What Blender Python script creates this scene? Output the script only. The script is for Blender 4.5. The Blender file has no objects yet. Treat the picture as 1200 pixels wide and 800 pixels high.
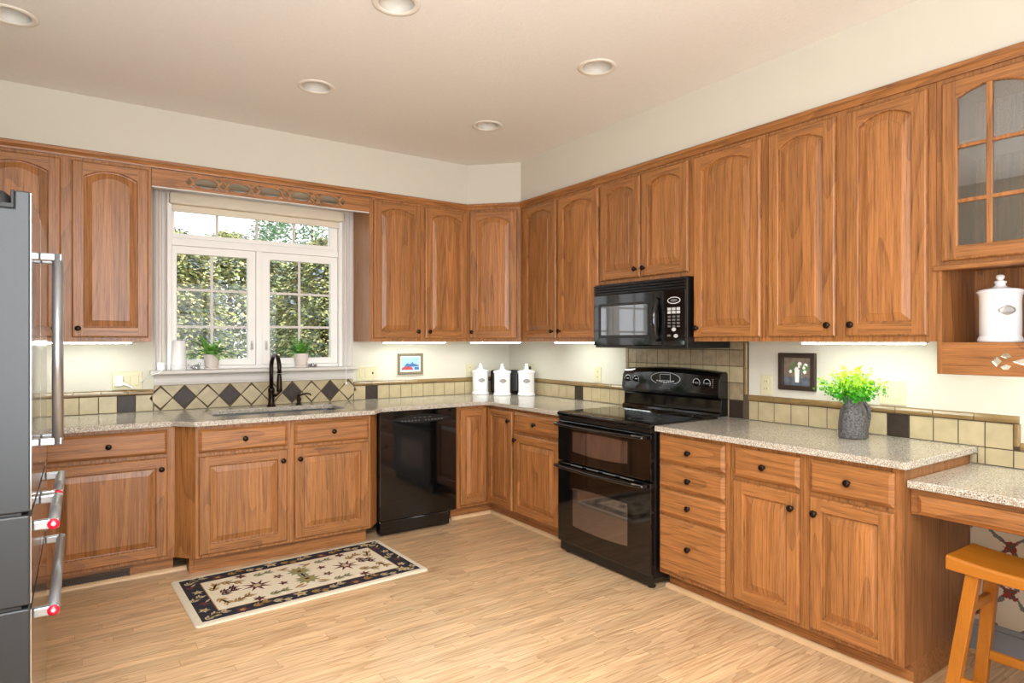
import bpy, bmesh, math, random
from math import sin, cos, pi, radians, sqrt, atan2
from mathutils import Vector, Matrix
from mathutils.geometry import tessellate_polygon
random.seed(7)
S = bpy.context.scene
COL = S.collection
W = 0.02                       # plane of the back wall (y) and of the right wall (x)
CEIL = 2.838

# ------------------------------------------------------------------ camera, world, lights, exposure
cam = bpy.data.cameras.new('camera'); camo = bpy.data.objects.new('camera', cam); COL.objects.link(camo)
cam.sensor_width = 36; cam.lens = 22.011; cam.clip_start = 0.02
camo.location = (-3.27, -4.806, 1.385); camo.rotation_euler = (radians(90), 0, radians(-34.54))
S.camera = camo
S.view_settings.view_transform = 'Standard'; S.view_settings.look = 'None'
S.view_settings.exposure = 0.0; S.view_settings.gamma = 1.0; S.view_settings.use_curve_mapping = False
S.cycles.max_bounces = 8; S.cycles.diffuse_bounces = 5; S.cycles.glossy_bounces = 4
S.cycles.transparent_max_bounces = 12; S.cycles.sample_clamp_indirect = 6.0
S.cycles.caustics_reflective = False; S.cycles.caustics_refractive = False

wd = bpy.data.worlds.new('sky'); S.world = wd; wd.use_nodes = True
nt = wd.node_tree; bg = nt.nodes['Background']
tc = nt.nodes.new('ShaderNodeTexCoord'); sp = nt.nodes.new('ShaderNodeSeparateXYZ'); rp = nt.nodes.new('ShaderNodeValToRGB')
nt.links.new(tc.outputs['Generated'], sp.inputs[0]); nt.links.new(sp.outputs['Z'], rp.inputs[0]); nt.links.new(rp.outputs[0], bg.inputs[0])
rp.color_ramp.elements[0].position = 0.0; rp.color_ramp.elements[0].color = (1, 1, 1, 1)
rp.color_ramp.elements[1].position = 0.9; rp.color_ramp.elements[1].color = (0.72, 0.86, 1, 1)
bg.inputs[1].default_value = 2.2

def light(name, kind, loc, energy, color=(1, 1, 1), size=None, to=None):
    l = bpy.data.lights.new(name, kind); l.energy = energy; l.color = color
    if kind == 'AREA': l.shape = 'RECTANGLE'; l.size, l.size_y = size
    o = bpy.data.objects.new(name, l); COL.objects.link(o); o.location = loc
    if to is not None: o.rotation_euler = (Vector(to) - Vector(loc)).to_track_quat('-Z', 'Y').to_euler()
    return o
sun = light('sun', 'SUN', (3, -2, 9), 4.3, (1, 0.95, 0.86), to=(-1.2, 4.0, 0)); sun.data.angle = 0.02
# area lamps added in the unseen windows behind and left, standing in for daylight
light('rear_window_fill', 'AREA', (-2.0, -8.05, 1.35), 70, (0.92, 0.965, 1.0), (3.9, 2.2), to=(-2.0, 0, 1.35))
light('left_window_fill', 'AREA', (-6.2, -5.9, 1.35), 30, (0.92, 0.965, 1.0), (2.6, 2.1), to=(0, -4.6, 1.35))
# added fill lamps behind the camera: one brightens the ceiling, one the floor
light('ceiling_fill', 'AREA', (-3.6, -5.0, 1.5), 142, (0.88, 0.95, 1.0), (2.2, 2.2), to=(-3.4, -4.0, 2.9))
ov_l = light('overhead_fill', 'AREA', (-3.2, -4.9, 2.78), 78, (0.97, 0.99, 1.0), (1.6, 1.4), to=(-1.9, -2.2, 0.0)); ov_l.data.spread = radians(95)

# ------------------------------------------------------------------ helpers
def lin(c): return tuple((x / 12.92 if x <= 0.04045 else ((x + 0.055) / 1.055) ** 2.4) for x in (v / 255 for v in c))
def rgba(c): return lin(c) + (1,)

class MB:
    """collects shapes and links them as one mesh object"""
    def __init__(s): s.v, s.f, s.m, s.s = [], [], [], []
    def add(s, vs, fs, m=0, sm=False):
        o = len(s.v); s.v += [tuple(v) for v in vs]
        for f in fs: s.f.append([i + o for i in f]); s.m.append(m); s.s.append(sm)
        return s
    def box(s, x0, x1, y0, y1, z0, z1, m=0):
        x0, x1 = sorted((x0, x1)); y0, y1 = sorted((y0, y1)); z0, z1 = sorted((z0, z1))
        v = [(x, y, z) for z in (z0, z1) for y in (y0, y1) for x in (x0, x1)]
        return s.add(v, [(0, 2, 3, 1), (4, 5, 7, 6), (0, 1, 5, 4), (2, 6, 7, 3), (0, 4, 6, 2), (1, 3, 7, 5)], m)
    def prism(s, poly, a, b, m=0, axis='z', holes=(), sm=False):
        """poly: 2D outline; axis z: (x,y); axis y: (x,z); axis x: (y,z)"""
        def p(q, t): return {'z': (q[0], q[1], t), 'y': (q[0], t, q[1]), 'x': (t, q[0], q[1])}[axis]
        rings = [list(poly)] + [list(h) for h in holes]
        flat = [q for r in rings for q in r]; n = len(flat)
        if holes or n > 4:
            tris = tessellate_polygon([[Vector((q[0], q[1], 0)) for q in r] for r in rings])
            s.add([p(q, a) for q in flat], [tuple(t) for t in tris], m); s.add([p(q, b) for q in flat], [tuple(reversed(t)) for t in tris], m)
        else:
            s.add([p(q, a) for q in flat], [tuple(range(n))], m); s.add([p(q, b) for q in flat], [tuple(reversed(range(n)))], m)
        for r in rings:
            k = len(r)
            s.add([p(q, a) for q in r] + [p(q, b) for q in r], [(i, (i + 1) % k, (i + 1) % k + k, i + k) for i in range(k)], m, sm)
        return s
    def lathe(s, prof, c=(0, 0, 0), n=24, m=0, axis='z', sm=True, ang=0.0, sx=1.0, sy=1.0):
        k = len(prof); vs = []
        for i in range(n):
            t = 2 * pi * i / n + ang
            for r, h in prof:
                a, b = r * cos(t) * sx, r * sin(t) * sy
                q = {'z': (a, b, h), 'y': (a, h, b), 'x': (h, a, b), '-y': (a, -h, b), '-x': (-h, a, b)}[axis]
                vs.append((c[0] + q[0], c[1] + q[1], c[2] + q[2]))
        fs = [(i * k + j, ((i + 1) % n) * k + j, ((i + 1) % n) * k + j + 1, i * k + j + 1) for i in range(n) for j in range(k - 1)]
        return s.add(vs, fs, m, sm)
    def tube(s, pts, r, n=10, m=0, sm=True, flat=1.0):
        pts = [Vector(p) for p in pts]; K = len(pts)
        rs = r if isinstance(r, (list, tuple)) else [r] * K
        vs = []; up = None
        for i in range(K):
            d = (pts[min(i + 1, K - 1)] - pts[max(i - 1, 0)]).normalized()
            if up is None:
                up = Vector((0, 0, 1)) if abs(d.z) < 0.9 else Vector((1, 0, 0))
            a = (up - d * up.dot(d)).normalized(); up = a; b = d.cross(a)
            for j in range(n):
                t = 2 * pi * j / n
                vs.append(pts[i] + a * (rs[i] * cos(t)) + b * (rs[i] * flat * sin(t)))
        fs = [(i * n + j, i * n + (j + 1) % n, (i + 1) * n + (j + 1) % n, (i + 1) * n + j) for i in range(K - 1) for j in range(n)]
        s.add(vs, fs, m, sm)
        return s.add([v for v in vs[:n]], [tuple(range(n))[::-1]], m).add(vs[-n:], [tuple(range(n))], m)
    def rings(s, loops, m=0, closed=True, sm=False, cap=False):
        """skin between point loops of equal length"""
        n = len(loops[0]); o = [p for l in loops for p in l]
        fs = [(i * n + j, i * n + (j + 1) % n, (i + 1) * n + (j + 1) % n, (i + 1) * n + j) for i in range(len(loops) - 1) for j in range(n if closed else n - 1)]
        s.add(o, fs, m, sm)
        if cap: s.add(loops[0], [tuple(range(n))], m); s.add(loops[-1], [tuple(reversed(range(n)))], m)
        return s
    def bar(s, a, b, w, h, m=0, ref=(0, 0, 1)):
        """square bar from a to b, w wide, h across"""
        a, b = Vector(a), Vector(b); d = (b - a).normalized(); x = d.cross(Vector(ref)).normalized(); y = x.cross(d)
        L = [[p + x * (w / 2 * i) + y * (h / 2 * j) for i, j in ((-1, -1), (1, -1), (1, 1), (-1, 1))] for p in (a, b)]
        return s.rings(L, m, cap=True)
    def build(s, name, mats, parent=None, loc=(0, 0, 0), rz=0.0, bevel=None, seg=2, shift=None, merge=True):
        me = bpy.data.meshes.new(name); vs = s.v
        if shift: vs = [(v[0] - shift[0], v[1] - shift[1], v[2] - shift[2]) for v in vs]
        me.from_pydata(vs, [], s.f)
        if not isinstance(mats, (list, tuple)): mats = [mats]
        for mt in mats: me.materials.append(mt)
        me.polygons.foreach_set('material_index', s.m); me.polygons.foreach_set('use_smooth', s.s); me.update()
        if merge:
            bm = bmesh.new(); bm.from_mesh(me); bmesh.ops.remove_doubles(bm, verts=bm.verts, dist=1e-5)
            bmesh.ops.recalc_face_normals(bm, faces=bm.faces); bm.to_mesh(me); bm.free()
        o = bpy.data.objects.new(name, me); COL.objects.link(o); o.location = loc; o.rotation_euler = (0, 0, rz)
        if parent: o.parent = parent
        if bevel:
            b = o.modifiers.new('bevel', 'BEVEL'); b.width = bevel; b.segments = seg; b.limit_method = 'ANGLE'; b.angle_limit = radians(40); b.harden_normals = False
        return o

def tag(o, label, cat, group=None, kind=None):
    o['label'] = label; o['category'] = cat
    if group: o['group'] = group
    if kind: o['kind'] = kind
    return o
def thing(name, label, cat, loc, rz=0.0, group=None):
    o = bpy.data.objects.new(name, None); COL.objects.link(o); o.location = loc; o.rotation_euler = (0, 0, rz); o.empty_display_size = 0.1
    return tag(o, label, cat, group)
def struct(o, label=None):
    o['kind'] = 'structure'
    if label: o['label'] = label
    return o
def dup(root, loc, rz, label, group=None):
    r = root.copy(); COL.objects.link(r); r.location = loc; r.rotation_euler = (0, 0, rz); r['label'] = label
    if group: r['group'] = group
    for ch in list(root.children):
        c = ch.copy(); COL.objects.link(c); c.parent = r
        for g in list(ch.children):
            d = g.copy(); COL.objects.link(d); d.parent = c
    return r

# ------------------------------------------------------------------ materials
def mat(name, color, rough=0.5, metal=0.0, spec=0.5, coat=0.0, emit=None, estr=0.0, vary=0.05, vscale=12.0, bump=0.0, bscale=60.0, ior=None):
    m = bpy.data.materials.new(name); m.use_nodes = True; n = m.node_tree; p = n.nodes['Principled BSDF']
    c = rgba(color)
    p.inputs['Roughness'].default_value = rough; p.inputs['Metallic'].default_value = metal
    p.inputs['Specular IOR Level'].default_value = spec; p.inputs['Coat Weight'].default_value = coat; p.inputs['Coat Roughness'].default_value = 0.08
    if ior: p.inputs['IOR'].default_value = ior
    t = n.nodes.new('ShaderNodeTexCoord')
    nz = n.nodes.new('ShaderNodeTexNoise'); nz.inputs['Scale'].default_value = vscale; nz.inputs['Detail'].default_value = 3
    n.links.new(t.outputs['Object'], nz.inputs['Vector'])
    r = n.nodes.new('ShaderNodeValToRGB'); n.links.new(nz.outputs['Fac'], r.inputs[0])
    r.color_ramp.elements[0].position = 0.3; r.color_ramp.elements[1].position = 0.7
    r.color_ramp.elements[0].color = tuple(x * (1 - vary) for x in c[:3]) + (1,); r.color_ramp.elements[1].color = tuple(min(1, x * (1 + vary)) for x in c[:3]) + (1,)
    n.links.new(r.outputs[0], p.inputs['Base Color'])
    if bump:
        n2 = n.nodes.new('ShaderNodeTexNoise'); n2.inputs['Scale'].default_value = bscale; n2.inputs['Detail'].default_value = 4
        n.links.new(t.outputs['Object'], n2.inputs['Vector'])
        b = n.nodes.new('ShaderNodeBump'); b.inputs['Strength'].default_value = bump; b.inputs['Distance'].default_value = 0.01
        n.links.new(n2.outputs['Fac'], b.inputs['Height']); n.links.new(b.outputs[0], p.inputs['Normal'])
    if emit: p.inputs['Emission Color'].default_value = rgba(emit); p.inputs['Emission Strength'].default_value = estr
    return m

def N(n, t, **kw):
    x = n.nodes.new('ShaderNode' + t)
    for k, v in kw.items(): setattr(x, k, v)
    return x
def math_(n, op, a, b=None, c=None):
    x = N(n, 'Math', operation=op)
    for i, q in enumerate((a, b, c)):
        if q is None: continue
        if isinstance(q, (int, float)): x.inputs[i].default_value = q
        else: n.links.new(q, x.inputs[i])
    return x.outputs[0]
def mixc(n, fac, a, b, mode='MIX'):
    x = N(n, 'Mix', data_type='RGBA', blend_type=mode)
    if isinstance(fac, (int, float)): x.inputs[0].default_value = fac
    else: n.links.new(fac, x.inputs[0])
    for i, q in ((6, a), (7, b)):
        if isinstance(q, tuple): x.inputs[i].default_value = q
        else: n.links.new(q, x.inputs[i])
    return x.outputs[2]

def wood(name, axis, light_c, dark_c, strips=0.0, rough=0.40, gscale=1.0, contrast=1.0, coat=0.10, varia=0.16, front=False):
    m = bpy.data.materials.new(name); m.use_nodes = True; n = m.node_tree; L = n.links.new; p = n.nodes['Principled BSDF']
    t = N(n, 'TexCoord'); oi = N(n, 'ObjectInfo')
    off = N(n, 'VectorMath', operation='SCALE'); off.inputs[0].default_value = (37.0, 91.0, 53.0); L(oi.outputs['Random'], off.inputs['Scale'])
    add = N(n, 'VectorMath', operation='ADD'); L(t.outputs['Object'], add.inputs[0]); L(off.outputs[0], add.inputs[1])
    sep = N(n, 'SeparateXYZ'); L(t.outputs['Object'], sep.inputs[0])
    vec = add.outputs[0]; tone = None
    if strips:
        k = math_(n, 'FLOOR', math_(n, 'DIVIDE', math_(n, 'ADD', sep.outputs['X' if axis == 2 else 'Z'], math_(n, 'MULTIPLY', oi.outputs['Random'], 3.0)), strips))
        wn = N(n, 'TexWhiteNoise', noise_dimensions='2D'); cb = N(n, 'CombineXYZ'); L(k, cb.inputs[0]); L(math_(n, 'MULTIPLY', oi.outputs['Random'], 100.0), cb.inputs[1]); L(cb.outputs[0], wn.inputs['Vector'])
        tone = wn.outputs['Value']
        sh = N(n, 'VectorMath', operation='SCALE'); sh.inputs[0].default_value = (3.0, 5.0, 7.0); L(tone, sh.inputs['Scale'])
        a2 = N(n, 'VectorMath', operation='ADD'); L(vec, a2.inputs[0]); L(sh.outputs[0], a2.inputs[1]); vec = a2.outputs[0]
    def stretched(cross, along):
        mp = N(n, 'Mapping'); sc = [cross * gscale] * 3; sc[axis] = along * gscale
        if front and axis != 1: sc[1] = along * gscale * 0.3   # sawn boards: the figure runs straight through their thickness
        mp.inputs['Scale'].default_value = sc; L(vec, mp.inputs['Vector']); return mp.outputs[0]
    # cathedral figure: rings cut from a slowly bending field
    n1 = N(n, 'TexNoise'); n1.inputs['Scale'].default_value = 1.0; n1.inputs['Detail'].default_value = 0.5; L(stretched(6, 0.45), n1.inputs['Vector'])
    rings = math_(n, 'FRACT', math_(n, 'MULTIPLY', n1.outputs['Fac'], 11.0))
    ring2 = math_(n, 'POWER', rings, 2.5)
    n2 = N(n, 'TexNoise'); n2.inputs['Scale'].default_value = 1.0; n2.inputs['Detail'].default_value = 5; n2.inputs['Roughness'].default_value = 0.7; L(stretched(110, 3.5), n2.inputs['Vector'])
    n3 = N(n, 'TexNoise'); n3.inputs['Scale'].default_value = 1.0; n3.inputs['Detail'].default_value = 3; L(stretched(330, 9), n3.inputs['Vector'])
    pores = N(n, 'MapRange'); pores.inputs['From Min'].default_value = 0.56; pores.inputs['From Max'].default_value = 0.72; L(n3.outputs['Fac'], pores.inputs['Value'])
    g = math_(n, 'ADD', math_(n, 'MULTIPLY', ring2, 0.24 * contrast), math_(n, 'MULTIPLY', math_(n, 'SUBTRACT', n2.outputs['Fac'], 0.40), 1.5 * contrast))
    g = math_(n, 'ADD', g, math_(n, 'MULTIPLY', pores.outputs[0], 0.34 * contrast))
    cr = N(n, 'ValToRGB'); L(g, cr.inputs[0]); cr.color_ramp.elements[0].position = 0.0; cr.color_ramp.elements[1].position = 0.85
    cr.color_ramp.elements[0].color = rgba(light_c); cr.color_ramp.elements[1].color = rgba(dark_c)
    v = math_(n, 'ADD', math_(n, 'MULTIPLY', oi.outputs['Random'], varia), 1.0 - varia / 2)
    if tone is not None: v = math_(n, 'MULTIPLY', v, math_(n, 'ADD', math_(n, 'MULTIPLY', tone, 0.36), 0.84))
    hs = N(n, 'HueSaturation'); L(cr.outputs[0], hs.inputs['Color']); L(v, hs.inputs['Value'])
    L(hs.outputs[0], p.inputs['Base Color'])
    p.inputs['Roughness'].default_value = rough; p.inputs['Coat Weight'].default_value = coat; p.inputs['Coat Roughness'].default_value = 0.25
    b = N(n, 'Bump'); b.inputs['Strength'].default_value = 0.12; b.inputs['Distance'].default_value = 0.004; L(n3.outputs['Fac'], b.inputs['Height']); L(b.outputs[0], p.inputs['Normal'])
    return m

OAK_L, OAK_D = (174, 115, 63), (68, 37, 19)
oak_v = wood('oak upright grain', 2, OAK_L, OAK_D)
oak_h = wood('oak level grain', 0, OAK_L, OAK_D)
oak_y = wood('oak level grain along depth', 1, OAK_L, OAK_D)
oak_p = wood('oak glued panel', 2, OAK_L, OAK_D, strips=0.072, front=True)
oak_fh = wood('oak board level grain', 0, OAK_L, OAK_D, front=True)
OAK = [wood('oak board upright grain', 2, OAK_L, OAK_D, front=True), oak_fh, oak_p]
stool_w = wood('honey varnished wood', 2, (178, 108, 22), (140, 76, 10), rough=0.28, coat=0.4, contrast=0.55)
stool_h = wood('honey varnished wood of seat', 1, (178, 108, 22), (140, 76, 10), rough=0.28, coat=0.4, contrast=0.55)

def floor_mat():
    m = bpy.data.materials.new('oak strip floor'); m.use_nodes = True; n = m.node_tree; L = n.links.new; p = n.nodes['Principled BSDF']
    t = N(n, 'TexCoord'); sep = N(n, 'SeparateXYZ'); L(t.outputs['Object'], sep.inputs[0])
    PW = 0.06
    row = math_(n, 'FLOOR', math_(n, 'DIVIDE', sep.outputs['Y'], PW))
    w1 = N(n, 'TexWhiteNoise', noise_dimensions='1D'); L(row, w1.inputs['W'])
    xx = math_(n, 'ADD', sep.outputs['X'], math_(n, 'MULTIPLY', w1.outputs['Value'], 7.3))
    seg = math_(n, 'FLOOR', math_(n, 'DIVIDE', xx, 0.95))
    cb = N(n, 'CombineXYZ'); L(row, cb.inputs[0]); L(seg, cb.inputs[1])
    w2 = N(n, 'TexWhiteNoise', noise_dimensions='2D'); L(cb.outputs[0], w2.inputs['Vector'])
    sh = N(n, 'VectorMath', operation='SCALE'); L(w2.outputs['Color'], sh.inputs[0]); sh.inputs['Scale'].default_value = 30.0
    ad = N(n, 'VectorMath', operation='ADD'); L(t.outputs['Object'], ad.inputs[0]); L(sh.outputs[0], ad.inputs[1])
    def st(a, c):
        mp = N(n, 'Mapping'); mp.inputs['Scale'].default_value = (a, c, 1); L(ad.outputs[0], mp.inputs['Vector']); return mp.outputs[0]
    n1 = N(n, 'TexNoise'); n1.inputs['Scale'].default_value = 1; n1.inputs['Detail'].default_value = 2; L(st(1.3, 9), n1.inputs['Vector'])
    ring = math_(n, 'POWER', math_(n, 'FRACT', math_(n, 'MULTIPLY', n1.outputs['Fac'], 9.0)), 2.2)
    n2 = N(n, 'TexNoise'); n2.inputs['Scale'].default_value = 1; n2.inputs['Detail'].default_value = 5; L(st(4, 110), n2.inputs['Vector'])
    g = math_(n, 'ADD', math_(n, 'MULTIPLY', ring, 0.36), math_(n, 'MULTIPLY', math_(n, 'SUBTRACT', n2.outputs['Fac'], 0.38), 1.25))
    cr = N(n, 'ValToRGB'); L(g, cr.inputs[0]); cr.color_ramp.elements[0].position = 0.0; cr.color_ramp.elements[1].position = 0.9
    cr.color_ramp.elements[0].color = rgba((228, 195, 152)); cr.color_ramp.elements[1].color = rgba((164, 116, 72))
    hs = N(n, 'HueSaturation'); L(cr.outputs[0], hs.inputs['Color']); L(math_(n, 'ADD', math_(n, 'MULTIPLY', w2.outputs['Value'], 0.24), 0.88), hs.inputs['Value'])
    fy = math_(n, 'FRACT', math_(n, 'DIVIDE', sep.outputs['Y'], PW)); fx = math_(n, 'FRACT', math_(n, 'DIVIDE', xx, 0.95))
    j1 = math_(n, 'LESS_THAN', fy, 0.03); j2 = math_(n, 'LESS_THAN', fx, 0.0025); j = math_(n, 'MAXIMUM', j1, j2)
    c = mixc(n, math_(n, 'MULTIPLY', j, 0.45), hs.outputs[0], rgba((120, 78, 42)))
    L(c, p.inputs['Base Color']); p.inputs['Roughness'].default_value = 0.3; p.inputs['Coat Weight'].default_value = 0.12; p.inputs['Coat Roughness'].default_value = 0.2
    b = N(n, 'Bump'); b.inputs['Strength'].default_value = 0.08; b.inputs['Distance'].default_value = 0.002; b.invert = True; L(j, b.inputs['Height']); L(b.outputs[0], p.inputs['Normal'])
    return m

def quartz_mat():
    m = bpy.data.materials.new('speckled quartz'); m.use_nodes = True; n = m.node_tree; L = n.links.new; p = n.nodes['Principled BSDF']
    t = N(n, 'TexCoord')
    def vor(s, lo, hi):
        v = N(n, 'TexVoronoi'); v.inputs['Scale'].default_value = s; L(t.outputs['Object'], v.inputs['Vector'])
        sp_ = N(n, 'SeparateColor'); L(v.outputs['Color'], sp_.inputs[0])
        a = math_(n, 'GREATER_THAN', sp_.outputs[0], lo); d = math_(n, 'LESS_THAN', v.outputs['Distance'], hi); return math_(n, 'MULTIPLY', a, d)
    n1 = N(n, 'TexNoise'); n1.inputs['Scale'].default_value = 160; n1.inputs['Detail'].default_value = 3; L(t.outputs['Object'], n1.inputs['Vector'])
    cr = N(n, 'ValToRGB'); L(n1.outputs['Fac'], cr.inputs[0]); cr.color_ramp.elements[0].position = 0.35; cr.color_ramp.elements[1].position = 0.65
    cr.color_ramp.elements[0].color = rgba((168, 158, 144)); cr.color_ramp.elements[1].color = rgba((200, 192, 178))
    c = mixc(n, vor(260, 0.72, 0.5), cr.outputs[0], rgba((122, 110, 100)))
    c = mixc(n, vor(190, 0.8, 0.42), c, rgba((236, 230, 220)))
    c = mixc(n, vor(170, 0.88, 0.36), c, rgba((88, 80, 76)))
    c = mixc(n, vor(150, 0.92, 0.35), c, rgba((168, 136, 114)))
    L(c, p.inputs['Base Color']); p.inputs['Roughness'].default_value = 0.13; p.inputs['Specular IOR Level'].default_value = 0.6
    return m

def wallpaper_mat():
    m = bpy.data.materials.new('trellis wallpaper'); m.use_nodes = True; n = m.node_tree; L = n.links.new; p = n.nodes['Principled BSDF']
    t = N(n, 'TexCoord'); sep = N(n, 'SeparateXYZ'); L(t.outputs['Object'], sep.inputs[0])
    nz = N(n, 'TexNoise'); nz.inputs['Scale'].default_value = 22; nz.inputs['Detail'].default_value = 3; L(t.outputs['Object'], nz.inputs['Vector'])
    wob = math_(n, 'MULTIPLY', math_(n, 'SUBTRACT', nz.outputs['Fac'], 0.5), 0.3)
    Pp = 0.20
    a = math_(n, 'ADD', math_(n, 'DIVIDE', math_(n, 'ADD', sep.outputs['Y'], sep.outputs['Z']), Pp), wob)
    b = math_(n, 'ADD', math_(n, 'DIVIDE', math_(n, 'SUBTRACT', sep.outputs['Y'], sep.outputs['Z']), Pp), wob)
    da = math_(n, 'ABSOLUTE', math_(n, 'SUBTRACT', math_(n, 'FRACT', a), 0.5)); db = math_(n, 'ABSOLUTE', math_(n, 'SUBTRACT', math_(n, 'FRACT', b), 0.5))
    nf = N(n, 'TexNoise'); nf.inputs['Scale'].default_value = 110; nf.inputs['Detail'].default_value = 2; L(t.outputs['Object'], nf.inputs['Vector'])
    leafy = math_(n, 'MULTIPLY', nf.outputs['Fac'], 0.105)
    line = math_(n, 'LESS_THAN', math_(n, 'MINIMUM', da, db), leafy)
    knot = math_(n, 'LESS_THAN', math_(n, 'ADD', da, db), math_(n, 'MULTIPLY', nf.outputs['Fac'], 0.46))
    red = math_(n, 'MULTIPLY', knot, math_(n, 'GREATER_THAN', nf.outputs['Fac'], 0.5))
    c = mixc(n, line, rgba((226, 218, 200)), rgba((120, 118, 112))); c = mixc(n, knot, c, rgba((78, 88, 66))); c = mixc(n, red, c, rgba((150, 52, 50)))
    L(c, p.inputs['Base Color']); p.inputs['Roughness'].default_value = 0.7
    return m

def glass_mat(name, tint=(1, 1, 1), gloss=0.06, rough=0.0):
    m = bpy.data.materials.new(name); m.use_nodes = True; n = m.node_tree; L = n.links.new; n.nodes.remove(n.nodes['Principled BSDF'])
    tr = N(n, 'BsdfTransparent'); tr.inputs[0].default_value = tint + (1,); gl = N(n, 'BsdfGlossy'); gl.inputs['Roughness'].default_value = rough
    lw = N(n, 'LayerWeight'); lw.inputs['Blend'].default_value = 0.25
    f = math_(n, 'ADD', math_(n, 'MULTIPLY', lw.outputs['Fresnel'], 0.5), gloss)
    mx = N(n, 'MixShader'); L(f, mx.inputs[0]); L(tr.outputs[0], mx.inputs[1]); L(gl.outputs[0], mx.inputs[2]); L(mx.outputs[0], n.nodes['Material Output'].inputs[0])
    return m

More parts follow.
